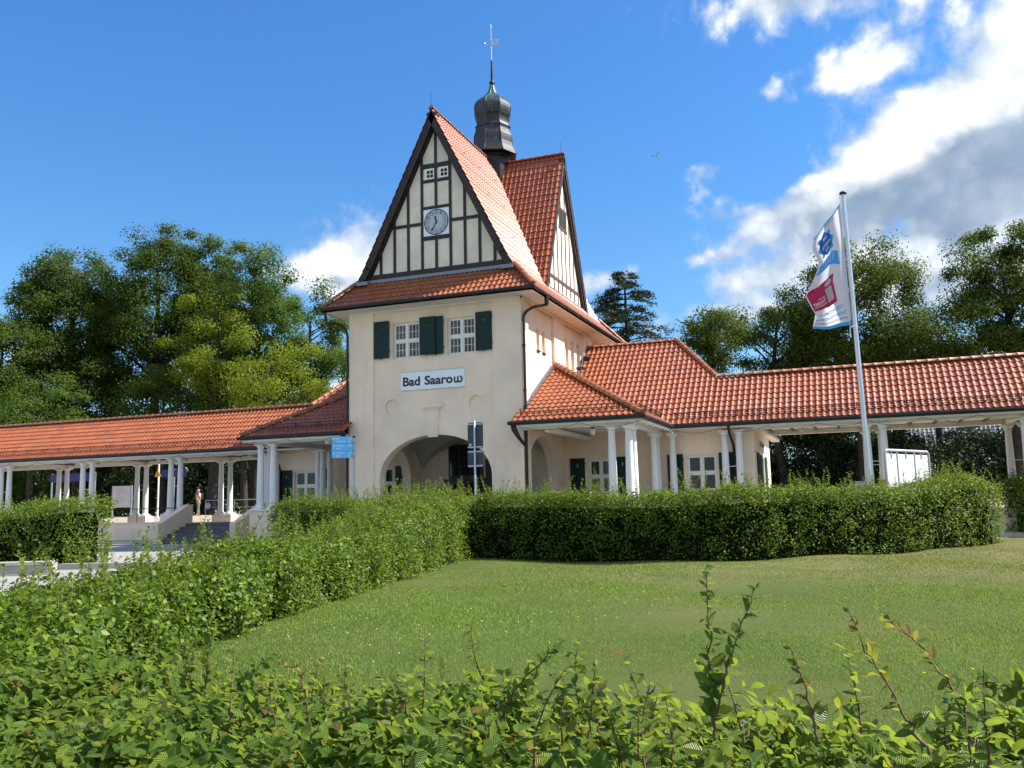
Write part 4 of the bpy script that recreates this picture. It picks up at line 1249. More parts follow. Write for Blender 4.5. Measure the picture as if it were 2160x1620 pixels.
PL = [(-24.32, -24.86), (-29.64, -30.20), (-35.02, -35.62), (-40.52, -41.10), (-45.95, -46.5), (-51.4, -51.95)]
colonnade(1, 20.0, PR, 'red tiled covered walk on white columns to the right of the tower, behind the flagpole')
colonnade(-1, 30.0, PL, 'orange tiled covered walk on paired white columns left of the tower, above the steps')

# ------------------------------------------------------------------ lettering
def text_pts(body, bold=0.0):
    cu = bpy.data.curves.new('lettering', 'FONT')
    cu.body = body; cu.size = 1.0; cu.offset = bold; cu.resolution_u = 3
    ob = bpy.data.objects.new('lettering', cu); COL.objects.link(ob)
    dg = bpy.context.evaluated_depsgraph_get()
    me = bpy.data.meshes.new_from_object(ob.evaluated_get(dg))
    vs = np.array([tuple(v.co) for v in me.vertices]) if len(me.vertices) else np.zeros((0, 3))
    fs = [tuple(p.vertices) for p in me.polygons]
    bpy.data.objects.remove(ob); bpy.data.curves.remove(cu); bpy.data.meshes.remove(me)
    return vs, fs
def lettering(name, body, o, u, v, n, width, height, parent, m, bold=0.0, mb=None):
    """fit the words into width x height from the lower left corner o"""
    vs, fs = text_pts(body, bold)
    x0, x1, y0, y1 = vs[:, 0].min(), vs[:, 0].max(), vs[:, 1].min(), vs[:, 1].max()
    o, u, v, n = Vector(o), Vector(u).normalized(), Vector(v).normalized(), Vector(n).normalized()
    b = mb or MB()
    b.add([o + u * ((p[0] - x0) / (x1 - x0) * width) + v * ((p[1] - y0) / (y1 - y0) * height) + n * 0.004 for p in vs], fs)
    if mb is None: return b.build(name, m, parent)
def stroke(b, o, u, v, n, pts, w):
    """a pen stroke of width w along 2-D points"""
    o, u, v, n = Vector(o), Vector(u).normalized(), Vector(v).normalized(), Vector(n).normalized()
    vs = []
    for i, p in enumerate(pts):
        a, c = pts[max(i - 1, 0)], pts[min(i + 1, len(pts) - 1)]
        dx, dy = c[0] - a[0], c[1] - a[1]; L = math.hypot(dx, dy) or 1
        for sgn in (-1, 1):
            q = (p[0] - dy / L * w / 2 * sgn, p[1] + dx / L * w / 2 * sgn)
            vs.append(o + u * q[0] + v * q[1] + n * 0.0042)
    b.add(vs, [(2 * i, 2 * i + 1, 2 * i + 3, 2 * i + 2) for i in range(len(pts) - 1)])

# ------------------------------------------------------------------ station name boards
def name_board():
    t = empty('name_sign', (-14.32, Y0 + 0.05, 4.32), 'wide white station name board lettered Bad Saarow on the cream tower front', 'sign')
    b = MB(); b.box((-15.61, Y0 + 0.022, 4.32), (-13.03, Y0 + 0.048, 4.985)); b.build('panel', M['signwhite'], t)
    fr = MB()
    for z in (4.312, 4.985): fr.box((-15.615, Y0 + 0.018, z), (-13.025, Y0 + 0.047, z + 0.010))
    fr.build('rim', M['steel'], t)
    yl = Y0 + 0.022
    L = MB()
    lettering('', 'Bad', (-15.53, yl, 4.47), (1, 0, 0), (0, 0, 1), (0, -1, 0), 0.71, 0.345, None, None, 0.034, L)
    lettering('', 'Saaro', (-14.64, yl, 4.47), (1, 0, 0), (0, 0, 1), (0, -1, 0), 1.14, 0.345, None, None, 0.034, L)
    # the last letter is drawn like two joined bowls closing to the left
    w = 0.064
    wp = [(0.03, 0.235), (0.03, 0.10)] + arc(0.095, 0.095, 0.066, 0.066, 180, 360, 10) + [(0.161, 0.24)]
    stroke(L, (-13.46, yl, 4.468), (1, 0, 0), (0, 0, 1), (0, -1, 0), wp, w)
    wp = [(0.161, 0.11)] + arc(0.24, 0.128, 0.082, 0.100, 190, 455, 18)
    stroke(L, (-13.46, yl, 4.468), (1, 0, 0), (0, 0, 1), (0, -1, 0), wp, w)
    L.build('lettering', M['ink'], t)
name_board()
def end_board():
    t = empty('name_sign', (-3.5, 37.1, 1.9), 'small white Bad Saarow name plate high on the end wall of the right pavilion', 'sign')
    b = MB(); b.box((-3.549, 36.15, 1.92), (-3.52, 38.35, 2.42)); b.build('panel', M['signwhite'], t)
    L = MB(); lettering('', 'Bad Saarow', (-3.52, 36.35, 2.10), (0, 1, 0), (0, 0, 1), (1, 0, 0), 1.8, 0.24, None, None, 0.02, L)
    L.build('lettering', M['ink'], t)
end_board()

# ------------------------------------------------------------------ the clock in the gable
def clock():
    cx, cz, yg = XM + 0.045, 10.722, 29.848
    t = empty('wall_clock', (cx, yg, 10.2), 'square white clock with ringed numerals set in the half timbered gable', 'clock')
    b = MB(); b.box((cx - 0.535, yg - 0.028, cz - 0.515), (cx + 0.535, yg - 0.002, cz + 0.522)); b.build('panel', M['signwhite'], t)
    d = MB(); n = 48
    d.add([(cx + 0.475 * math.cos(2 * math.pi * k / n), yg - 0.034, cz + 0.475 * math.sin(2 * math.pi * k / n)) for k in range(n)], [tuple(range(n))])
    d.build('dial', mat('pale clock dial', (0.46, 0.50, 0.55), 0.35, var=0.05), t)
    r = MB()
    stroke(r, (cx, yg - 0.034, cz), (1, 0, 0), (0, 0, 1), (0, -1, 0), arc(0, 0, 0.49, 0.49, 0, 360, 48), 0.035)
    r.build('rim', M['black'], t)
    g = MB()
    for k in range(1, 13):
        a = RAD(90 - 30 * k); x, z = 0.385 * math.cos(a), 0.385 * math.sin(a)
        stroke(g, (cx, yg - 0.034, cz), (1, 0, 0), (0, 0, 1), (0, -1, 0), arc(x, z, 0.078, 0.078, 0, 360, 18), 0.009)
        ww = 0.085 if k > 9 else 0.045
        lettering('', str(k), (cx + x - ww / 2, yg - 0.034, cz + z - 0.05), (1, 0, 0), (0, 0, 1), (0, -1, 0), ww, 0.10, None, None, 0.015, g)
    g.build('numeral', M['black'], t)
    for nm, ang, L, w in (('hour_hand', 90 - 30 * 11.6, 0.25, 0.045), ('minute_hand', 90 - 6 * 35, 0.40, 0.028)):
        h = MB(); a = RAD(ang)
        u = Vector((math.cos(a), 0, math.sin(a))); v = Vector((-math.sin(a), 0, math.cos(a)))
        y = -0.045 if nm[0] == 'h' else -0.055
        h.plate((cx, yg + y, cz), u, v, (0, -0.006, 0), [(-0.07, -w * 0.5), (0.05, -w * 0.7), (L * 0.55, -w * 0.45), (L * 0.75, -w), (L, 0), (L * 0.75, w), (L * 0.55, w * 0.45), (0.05, w * 0.7), (-0.07, w * 0.5)])
        h.build(nm, M['black'], t)
clock()

# ------------------------------------------------------------------ steps with their cheek walls
def steps():
    t = empty('staircase', (-27.0, 32.9, -1.25), 'grey stone steps between sloping plaster cheek walls below the left colonnade', 'stairs')
    for k in range(5):
        s = MB(); s.box((-28.83, 31.95 + 0.38 * k, -1.28), (-25.02, 31.95 + 0.38 * (k + 1) + (0.5 if k == 4 else 0), -1.03 + 0.145 * k)); s.build('step', M['stone'], t, bevel=0.008)
    for x0, x1, nm in ((-29.13, -28.831, 'cheek_wall'), (-25.019, -24.72, 'cheek_wall')):
        c = MB()
        y0, y1 = 31.75, 33.95
        c.plate((x0, 0, 0), (0, 1, 0), (0, 0, 1), (x1 - x0, 0, 0), [(y0, -1.3), (y1, -1.3), (y1, 0.40), (y1 - 0.25, 0.40), (y0 + 0.25, -0.38), (y0, -0.42)])
        c.build(nm, M['plaster'], t, bevel=0.01)
steps()

# ------------------------------------------------------------------ railings
def rail(label, pts, h, m, group=None, mid=True, posts=None, r=0.022):
    t = empty('railing', pts[0], label, 'railing', group)
    b = MB(); up = Vector((0, 0, h))
    b.tube([Vector(p) + up for p in pts], r, n=8); b.build('handrail', m, t)
    if mid:
        b = MB(); b.tube([Vector(p) + up * 0.5 for p in pts], r * 0.7, n=6); b.build('mid_rail', m, t)
    n = posts or max(2, int((Vector(pts[-1]) - Vector(pts[0])).length / 1.6) + 1)
    for k in range(n):
        f = k / (n - 1) * (len(pts) - 1); i = min(int(f), len(pts) - 2)
        p = Vector(pts[i]).lerp(Vector(pts[i + 1]), f - i)
        b = MB(); b.tube([p - Vector((0, 0, 0.12)), p + up], r * 0.9, n=6); b.build('post', m, t)
    return t
rail('thin dark handrail along the top of the low plaster wall left of the steps', [(-36.5, 33.74, -0.36), (-29.6, 33.74, -0.36)], 0.62, M['gutter'], mid=False, posts=4, r=0.018)
ra0 = at(433, 1086, 50); ra1 = at(575, 1086, 50)
rail('grey tube railing on the platform behind the steps', [(ra0[0], 50, -0.14), (ra1[0] + 4, 50, -0.14)], 0.97, M['steel'], posts=5, r=0.03)
def disc_sign():
    c = at(439, 1067, 49.9)
    t = empty('round_sign', (c[0], 49.9, c[2] - 0.2), 'round white ringed sign fixed to the end of the platform railing', 'sign')
    b = MB(); n = 28
    b.plate((c[0], 49.9, c[2]), (1, 0, 0), (0, 0, 1), (0, -0.02, 0), arc(0, 0, 0.20, 0.20, 0, 360, n)[:-1]); b.build('panel', mat('dull sign face', (0.16, 0.17, 0.22), 0.5), t)
    r = MB(); stroke(r, (c[0], 49.88, c[2]), (1, 0, 0), (0, 0, 1), (0, -1, 0), arc(0, 0, 0.19, 0.19, 0, 360, n), 0.035)
    for z in (-0.08, 0.03): r.box((c[0] - 0.19, 49.872, c[2] + z), (c[0] + 0.17, 49.878, c[2] + z + 0.05))
    r.build('ring', M['signwhite'], t)
disc_sign()

# ------------------------------------------------------------------ signs
def direction_sign():
    p0 = Vector((-16.44, 27.5, 0)); u = Vector((0.84, 0.54, 0)); n = Vector((0.54, -0.84, 0))
    t = empty('direction_sign', (p0.x, p0.y, Z_ROAD), 'light blue pointing sign with three panels on a steel post left of the tower', 'sign')
    b = MB(); b.lathe((p0.x, p0.y, 0), [(0.038, Z_ROAD - 0.02), (0.038, 2.50), (0.03, 2.52)], 12); b.build('post', M['steel'], t)
    c = MB(); c.lathe((p0.x, p0.y, 0), [(0.046, 2.50), (0.046, 2.55), (0.02, 2.565)], 12); c.build('cap', M['black'], t)
    rows = [('Mitte', 'Theater am See'), ('SaarowTherme', 'Kurpark'), ('SaarowCentrum', 'Bahnhof')]
    o = p0 - u * 0.76
    for k, (l1, l2) in enumerate(rows):
        z0 = 2.30 - 0.252 * k
        a = o + Vector((0, 0, z0))
        b = MB(); b.obox(a, u * 0.72, Vector((0, 0, 0.245)), -n * 0.03); pn = b.build('panel', M['signblue'], t)
        L = MB(); face = a
        for i, s in enumerate((l1, l2)):
            lettering('', s, face + u * 0.155 + Vector((0, 0, 0.145 - 0.10 * i)), u, (0, 0, 1), n, 0.0225 * len(s), 0.062, None, None, 0.012, L)
        L.build('lettering', M['signtext'], pn)
        y = MB()
        q = face + u * 0.045 + n * 0.004
        y.add([q + Vector((0, 0, 0.19)), q + u * 0.055 + Vector((0, 0, 0.215)), q + u * 0.055 + Vector((0, 0, 0.13)), q + Vector((0, 0, 0.15))], [(0, 1, 2, 3)])
        for i, x in ((0, 0.57), (0, 0.65), (1, 0.57)):
            if k == 1 and i: continue
            q = face + u * x + n * 0.004 + Vector((0, 0, 0.145 - 0.10 * i))
            y.add([q, q + u * 0.05, q + u * 0.05 + Vector((0, 0, 0.055)), q + Vector((0, 0, 0.055))], [(0, 1, 2, 3)])
        y.build('pictogram', M['signyellow'], pn)
        r = MB(); r.lathe((p0.x, p0.y, z0 + 0.01), [(0.044, 0), (0.044, 0.02)], 12); r.build('clamp', M['gutter'], t)
direction_sign()

def traffic_sign():
    x, y = -11.62, 27.0
    t = empty('traffic_sign', (x, y, Z_ROAD), 'back of a dark grey two panel traffic sign on a steel post before the arch', 'traffic sign')
    b = MB(); b.lathe((x, y, 0), [(0.036, Z_ROAD - 0.02), (0.036, 2.78), (0.02, 2.80)], 12); b.build('post', M['steel'], t)
    for z0, z1, w in ((1.885, 2.745, 0.272), (1.275, 1.845, 0.280)):
        c = 0.05
        o = [(-w + c, z0), (w - c, z0), (w, z0 + c), (w, z1 - c), (w - c, z1), (-w + c, z1), (-w, z1 - c), (-w, z0 + c)]
        b = MB(); b.plate((x + 0.005, y + 0.045, 0), (1, 0.0, 0), (0, 0, 1), (0, 0.02, 0), o); pn = b.build('sign_panel', M['signback'], t)
        s = MB()
        for z in (z0 + 0.03, z1 - 0.08): s.cut(); s.box((x - w + 0.02, y + 0.018, z), (x + w - 0.02, y + 0.044, z + 0.045))
        s.build('bracket', M['steel'], pn)
        if z0 > 1.5:
            k = MB(); k.box((x - 0.20, y + 0.038, 1.99), (x - 0.14, y + 0.0445, 2.05)); k.build('sticker', M['signtext'], pn)
traffic_sign()

def flag():
    YP = 27.6
    p0 = at(1836, 1030, YP); p1 = at(1778, 410, YP)
    bx, tx_ = p0[0], p1[0]; zt = p1[2]
    t = empty('flagpole', (bx, YP, Z_ROAD), 'tall aluminium flagpole behind the right hedge', 'flagpole')
    b = MB(); b.tube([(bx + 0.02, YP, -1.5), (bx, YP, 0.3), (tx_, YP, zt)], [0.078, 0.074, 0.056], n=16); b.build('pole', M['alu'], t)
    b = MB(); b.lathe((tx_, YP, zt - 0.01), [(0.06, 0), (0.105, 0.02), (0.105, 0.06), (0.07, 0.09)], 14); b.build('cap', M['gutter'], t)
    pr_ = at(1802, 690, YP); b = MB(); b.lathe((pr_[0], YP, pr_[2]), [(0.078, 0), (0.078, 0.055)], 14); b.tube([(pr_[0] - 0.07, YP - 0.02, pr_[2] + 0.02), (pr_[0] - 0.115, YP - 0.03, pr_[2] - 0.02), (pr_[0] - 0.11, YP - 0.03, pr_[2] - 0.30)], 0.018, n=6); b.build('ring', M['signwhite'], t)
    b = MB(); b.tube([(tx_ - 0.09, YP - 0.03, zt), (pr_[0] - 0.115, YP - 0.04, pr_[2])], 0.007, n=5); b.build('halyard', M['signtext'], t)
    # the banner: hoisted edge beside the pole, free edge hanging in folds
    H = [(1771, 430), (1777, 480), (1783, 540), (1789, 600), (1795, 660), (1797, 684)]
    Fp = [(1716, 500), (1713, 522), (1725, 548), (1727, 562), (1713, 600), (1700, 630), (1712, 652), (1720, 664), (1717, 678), (1714, 693)]
    def ev(L, q):
        f = q * (len(L) - 1); i = min(int(f), len(L) - 2); w = f - i
        return (L[i][0] * (1 - w) + L[i + 1][0] * w, L[i][1] * (1 - w) + L[i + 1][1] * w)
    def Hv(q):
        y = 430 + 254 * q
        for a, c in zip(H[:-1], H[1:]):
            if y <= c[1] + 1e-6: return (a[0] + (c[0] - a[0]) * (y - a[1]) / (c[1] - a[1]), y)
        return H[-1]
    def S(uu, vv, off=0.0):
        h, f = Hv(vv), ev(Fp, vv)
        x = h[0] + (f[0] - h[0]) * uu; y = h[1] + (f[1] - h[1]) * uu + 10 * uu * (1 - uu)
        d = 0.10 * math.sin(uu * 9.0 + vv * 2.2) * min(1, uu * 3) + 0.16 * uu * math.sin(vv * 7.0 + 0.6) + 0.05 * math.sin(vv * 13 + uu * 4) * uu
        p = at(x, y, YP - 0.03)
        return (p[0], YP - 0.03 + d - off, p[2])
    ft = empty('banner_flag', (bx, YP, pr_[2]), 'white tourist information banner hanging in folds from the flagpole', 'flag')
    nu, nv = 30, 60
    b = MB(); b.add([S(i / nu, j / nv) for j in range(nv + 1) for i in range(nu + 1)], [(j * (nu + 1) + i, j * (nu + 1) + i + 1, (j + 1) * (nu + 1) + i + 1, (j + 1) * (nu + 1) + i) for j in range(nv) for i in range(nu)], True)
    fm = mat('white flag cloth', (0.80, 0.79, 0.82), 0.85, var=0.02)
    pt = fm.node_tree; pr = pt.nodes['Principled BSDF']; g = NG(pt)
    tr = g.n('ShaderNodeBsdfTranslucent'); tr.inputs[0].default_value = (0.80, 0.79, 0.82, 1)
    mx = g.n('ShaderNodeMixShader'); mx.inputs[0].default_value = 0.5
    pt.links.new(pr.outputs[0], mx.inputs[1]); pt.links.new(tr.outputs[0], mx.inputs[2]); pt.links.new(mx.outputs[0], pt.nodes['Material Output'].inputs[0])
    cl = b.build('cloth', fm, ft)
    def patch(name, poly, m, off=0.006):
        """a printed shape: outline in (u, v), triangulated finely so that it follows the folds"""
        bb = MB(); k = 14
        us = [p[0] for p in poly]; vs = [p[1] for p in poly]
        P = np.array(poly)
        gx = np.linspace(min(us), max(us), k * 2 + 1); gy = np.linspace(min(vs), max(vs), k * 2 + 1)
        for i in range(len(gx) - 1):
            for j in range(len(gy) - 1):
                cx_, cy_ = (gx[i] + gx[i + 1]) / 2, (gy[j] + gy[j + 1]) / 2
                if inside(np.array([cx_]), np.array([cy_]), poly)[0]:
                    bb.add([S(gx[i], gy[j], off), S(gx[i + 1], gy[j], off), S(gx[i + 1], gy[j + 1], off), S(gx[i], gy[j + 1], off)], [(0, 1, 2, 3)])
        return bb.build(name, m, cl)
    def words(body, u0, u1, v0, v1, m, off=0.010, bold=0.01, name='lettering'):
        vs, fs = text_pts(body, bold)
        x0, x1, y0, y1 = vs[:, 0].min(), vs[:, 0].max(), vs[:, 1].min(), vs[:, 1].max()
        bb = MB(); bb.add([S(u0 + (p[0] - x0) / (x1 - x0) * (u1 - u0), v1 + (p[1] - y0) / (y1 - y0) * (v0 - v1), off) for p in vs], fs)
        return bb.build(name, m, cl)
    bl = mat('flag print blue', (0.05, 0.36, 0.78), 0.8); db = mat('flag print dark blue', (0.02, 0.10, 0.45), 0.8); rd = mat('flag print crimson', (0.50, 0.015, 0.09), 0.8); gy_ = mat('flag print grey', (0.15, 0.17, 0.28), 0.8)
    patch('printed_band', [(0.0, 0.968), (1.0, 0.968), (1.0, 1.0), (0.0, 1.0)], bl)
    patch('printed_band', [(0.0, 0.0), (1.0, 0.0), (1.0, 0.022), (0.0, 0.012)], bl)
    star = []
    for k in range(16):
        r = 1.0 if k % 2 == 0 else 0.72; a = 2 * math.pi * k / 16
        star.append((0.60 + 0.30 * r * math.cos(a), 0.175 + 0.115 * r * math.sin(a)))
    patch('printed_star', star, bl)
    patch('printed_disc', [(0.60 + 0.20 * math.cos(2 * math.pi * k / 20), 0.172 + 0.078 * math.sin(2 * math.pi * k / 20)) for k in range(20)], db, 0.009)
    words('DER', 0.53, 0.66, 0.120, 0.142, M['signtext'], 0.013); words('SCHARM\u00dcTZEL', 0.44, 0.76, 0.165, 0.188, M['signtext'], 0.013); words('SEE', 0.54, 0.68, 0.205, 0.222, M['signtext'], 0.013)
    words('EIN ERFRISCHENDER ERLEBNISSEE', 0.25, 0.93, 0.028, 0.048, gy_, 0.008, 0.0)
    patch('printed_arch', [(0.20, 0.40), (0.26, 0.33), (0.45, 0.295), (0.70, 0.295), (0.92, 0.335), (0.96, 0.405), (0.75, 0.395), (0.50, 0.395), (0.34, 0.42), (0.16, 0.46)], bl)
    for k in range(5): patch('printed_pillar', [(0.40 + 0.10 * k, 0.318), (0.44 + 0.10 * k, 0.318), (0.44 + 0.10 * k, 0.375), (0.40 + 0.10 * k, 0.375)], fm, 0.010)
    patch('printed_square', [(0.34, 0.495), (0.97, 0.52), (0.97, 0.745), (0.34, 0.755)], rd)
    patch('printed_letter', [(0.40, 0.585), (0.56, 0.585), (0.56, 0.715), (0.40, 0.715)], fm, 0.010)
    patch('printed_dot', [(0.47 + 0.085 * math.cos(2 * math.pi * k / 18), 0.545 + 0.026 * math.sin(2 * math.pi * k / 18)) for k in range(18)], fm, 0.010)
    words('TOURIST', 0.60, 0.93, 0.650, 0.680, M['signtext']); words('INFORMATION', 0.60, 0.93, 0.692, 0.708, M['signtext']); words('gepr\u00fcfte', 0.60, 0.76, 0.625, 0.640, M['signtext'])
    words('TOURISMUSV', 0.16, 0.94, 0.800, 0.836, bl); words('Scharm\u00fctzelse', 0.12, 0.95, 0.855, 0.895, bl); words('www.scharmuetzelse', 0.09, 0.96, 0.915, 0.940, gy_)
flag()

def notice_frame():
    a = Vector((0.74, 27.9, 0)); c = Vector((2.02, 30.3, 0))
    t = empty('display_board', (a.x, a.y, Z_LAWN), 'white three panel display board in a steel tube frame behind the right hedge', 'display board')
    zt, zb = 1.36, -1.45
    u = (c - a); n = Vector((u.y, -u.x, 0)).normalized()
    b = MB(); b.tube([a + Vector((0, 0, zb)), a + Vector((0, 0, zt - 0.08)), a + u * 0.025 + Vector((0, 0, zt)), c - u * 0.025 + Vector((0, 0, zt)), c + Vector((0, 0, zt - 0.08)), c + Vector((0, 0, zb))], 0.042, n=10)
    b.build('tube_frame', M['boxgrey'], t)
    for f in (0.26, 0.66):
        b = MB(); p = a + u * f; b.tube([p + Vector((0, 0, zb)), p + Vector((0, 0, zt))], 0.030, n=8); b.build('upright', M['boxgrey'], t)
    for f0, f1 in ((0.02, 0.252), (0.268, 0.652), (0.668, 0.98)):
        b = MB(); b.obox(a + u * f0 - n * 0.012 + Vector((0, 0, -0.6)), u * (f1 - f0), Vector((0, 0, 1.86)), n * 0.012); b.build('panel', M['board'], t)
        p = a + u * ((f0 + f1) / 2) + n * 0.0
        k = MB(); k.obox(p + Vector((0, 0, 1.14)) - u * 0.01, u * 0.02, Vector((0, 0, 0.18)), n * 0.02); k.build('clip', M['steel'], t)
notice_frame()

def cabinet(name, label, x0, x1, z1, y, m, cat):
    t = empty(name, ((x0 + x1) / 2, y, -1.4), label, cat)
    b = MB(); b.box((x0, y, -1.45), (x1, y + (x1 - x0) * 0.8, z1)); b.build('housing', m, t, bevel=0.012)
    b = MB(); b.box((x0 + 0.02, y - 0.012, -1.2), (x1 - 0.02, y - 0.001, z1 - 0.05)); b.build('door', m, t)
    b = MB(); b.box((x0 - 0.015, y - 0.02, z1 + 0.001), (x1 + 0.015, y + (x1 - x0) * 0.8 + 0.015, z1 + 0.025)); b.build('lid', m, t)
a_ = at(1857, 1013, 29.5); b__ = at(1874, 1030, 29.5)
cabinet('post_box', 'mustard yellow box on the pavement beside the white display board', a_[0], b__[0] + 0.12, a_[2], 29.5, M['yellow'], 'box')
a_ = at(1803, 1017, 31.5); b__ = at(1830, 1030, 31.5)
cabinet('electrical_cabinet', 'pale grey electrical cabinet on the pavement left of the flagpole', a_[0], b__[0] + 0.1, a_[2], 31.4, M['boxgrey'], 'cabinet')

def info_board():
    p0 = at(236, 1092, 43); p1 = at(273, 1092, 43)
    zt, zb = at(236, 1026, 43)[2], at(275, 1070, 43)[2]
    t = empty('information_board', (p0[0], 43, -0.15), 'pale information board on two posts behind the left colonnade', 'information board')
    for x in (p0[0], p1[0] + 0.1):
        b = MB(); b.box((x - 0.04, 42.97, -0.2), (x + 0.04, 43.05, zt + 0.02)); b.build('post', M['steel'], t)
    b = MB(); b.box((p0[0] + 0.04, 42.95, zb), (p1[0] + 0.06, 42.969, zt)); b.build('panel', M['infopaper'], t)
    L = MB()
    for k in range(6):
        w = 0.5 + 0.25 * math.sin(k * 2.1)
        L.box((p0[0] + 0.35, 42.945, zt - 0.25 - 0.16 * k), (p0[0] + 0.35 + w, 42.9495, zt - 0.19 - 0.16 * k))
    L.build('printed_line', mat('faded print', (0.40, 0.38, 0.42), 0.6), t)
info_board()
def warning_sign():
    p = at(332, 1091, 42); top = at(340, 985, 42)
    t = empty('warning_sign', (p[0], 42, -0.2), 'amber warning triangle on a slim white post behind the left colonnade', 'sign')
    b = MB(); b.tube([(p[0], 42, -0.25), (p[0], 42, 3.1)], 0.05, n=8); b.build('post', M['column'], t)
    c = at(335, 1000, 41.93)
    tri = [(-0.235, -0.16), (0.235, -0.16), (0, 0.26)]
    b = MB(); b.plate((p[0], 41.935, c[2] + 0.02), (1, 0, 0), (0, 0, 1), (0, -0.02, 0), tri); pn = b.build('panel', M['warn'], t)
    k = MB(); stroke(k, (p[0], 41.915, c[2] + 0.02), (1, 0, 0), (0, 0, 1), (0, -1, 0), [(0.09, 0.08), (-0.02, 0.0), (0.03, -0.01), (-0.08, -0.10)], 0.035); k.build('symbol', mat('rust red symbol', (0.35, 0.08, 0.02), 0.5), pn)
warning_sign()
def platform_sign(px0, px1, py0, py1, Y, label, posts):
    a = at(px0, py0, Y); c = at(px1, py1, Y)
    t = empty('platform_sign', (a[0], Y, -0.13), label, 'sign', 'blue platform signs')
    b = MB(); b.box((a[0], Y, c[2]), (c[0], Y + 0.05, a[2])); b.build('panel', M['platblue'], t)
    for f in posts:
        x = a[0] + (c[0] - a[0]) * f
        b = MB(); b.tube([(x, Y + 0.1, -0.2), (x, Y + 0.1, a[2] + 0.05)], 0.055, n=8); b.build('post', M['steel'], t)
platform_sign(106, 200, 1001, 1014, 44, 'long dark blue platform sign seen between the far left columns', (0.02, 0.98))
platform_sign(339, 392, 992, 1005, 46, 'short bright blue platform sign beside the amber warning triangle', (0.5,))

# ------------------------------------------------------------------ lamps and light strings
def lamp(px, py, Y, label, black=True, zc=ZG - 0.06):
    c = at(px, py, Y)
    t = empty('hanging_lamp', (c[0], Y, c[2]), label, 'lamp', 'hanging globe lamps under the eaves')
    if black:
        b = MB(); b.tube([(c[0], Y, c[2] + 0.14), (c[0], Y, zc)], 0.012, n=6); b.lathe((c[0], Y, c[2]), [(0.085, 0.06), (0.095, 0.085), (0.07, 0.10), (0.06, 0.22), (0.03, 0.26)], 14); b.build('fitting', M['black'], t)
    else:
        b = MB(); b.tube([(c[0], Y, c[2] + 0.07), (c[0], Y, zc)], 0.012, n=6); b.lathe((c[0], Y, c[2]), [(0.10, 0.055), (0.10, 0.075), (0.04, 0.10)], 14); b.build('fitting', M['white'], t)
    g = MB(); g.lathe((c[0], Y, c[2]), [(0.012, -0.175), (0.05, -0.16), (0.085, -0.11), (0.10, -0.04), (0.10, 0.02), (0.085, 0.062)], 16); g.build('globe', M['globe'], t)
lamp(1250, 908, 30.9, 'white drop shaped lamp with black fitting under the right porch eaves')
for px, py, lb in ((163, 977, 'leftmost white globe lamp under the left colonnade beam'), (335, 970, 'white globe lamp under the left colonnade above the warning triangle'), (526, 957, 'white globe lamp under the left colonnade next to the porch columns'),
                   (1690, 901, 'white globe lamp under the right colonnade beam left of the flagpole'), (1998, 884, 'white globe lamp under the right colonnade beam above the display board')):
    lamp(px, py, 35.3, lb, False, ZG - 0.05)
def light_string(label, pts, sag=0.22, span=1.9, bulbs=True):
    t = empty('light_string', pts[0], label, 'light string', 'fairy light strings along the eaves')
    w = MB(); bu = MB()
    for a, c in zip(pts[:-1], pts[1:]):
        a, c = Vector(a), Vector(c); k = max(1, round((c - a).length / span))
        for i in range(k):
            p, q = a.lerp(c, i / k), a.lerp(c, (i + 1) / k)
            s = sag * (0.7 + 0.5 * random.random())
            P = [p.lerp(q, f / 8) - Vector((0, 0, s * 4 * (f / 8) * (1 - f / 8))) for f in range(9)]
            w.tube(P, 0.007, n=4)
            for f in (1, 3, 5, 7):
                bu.lathe(tuple(P[f]), [(0.008, 0.0), (0.014, -0.02), (0.008, -0.04)], 6)
    w.build('wire', M['gutter'], t); bu.build('bulbs', M['globe'], t)['kind'] = 'stuff'
def both(x): return 2 * XM - x
light_string('dark fairy light wire hanging below the right porch front gutter', [(-10.7, 28.62, 2.70), (-6.4, 28.62, 2.70)])
light_string('fairy lights bunched along the side gutter of the right porch', [(-6.32, 28.7, 2.70), (-6.32, 33.4, 2.70)], 0.12, 0.45)
light_string('fairy light wire swagged below the right colonnade gutter', [(-6.3, 33.42, 2.68), (14, 33.42, 2.68)], 0.2, 1.7)
light_string('fairy light wire swagged below the left colonnade gutter', [(both(-6.3), 33.42, 2.68), (-52, 33.42, 2.68)], 0.2, 1.7)
light_string('dark fairy light wire hanging below the left porch front gutter', [(both(-6.4), 28.62, 2.70), (both(-10.7), 28.62, 2.70)])

# notice boards inside the hall
def notice(x0, x1, z0, z1, label, m):
    t = empty('notice_board', (x0, 34.5, z0), label, 'notice board')
    b = MB(); b.box((x0, 34.40, z0), (x1, 34.545, z1)); b.build('case', M['doorwood'], t)
    b = MB(); b.box((x0 + 0.30, 34.385, z0 + 0.05), (x1 - 0.05, 34.399, z1 - 0.22)); b.build('poster', m, t)
notice(-17.1, -16.3, 0.1, 0.85, 'dark notice case with a red poster on the hall back wall', M['redbox'])

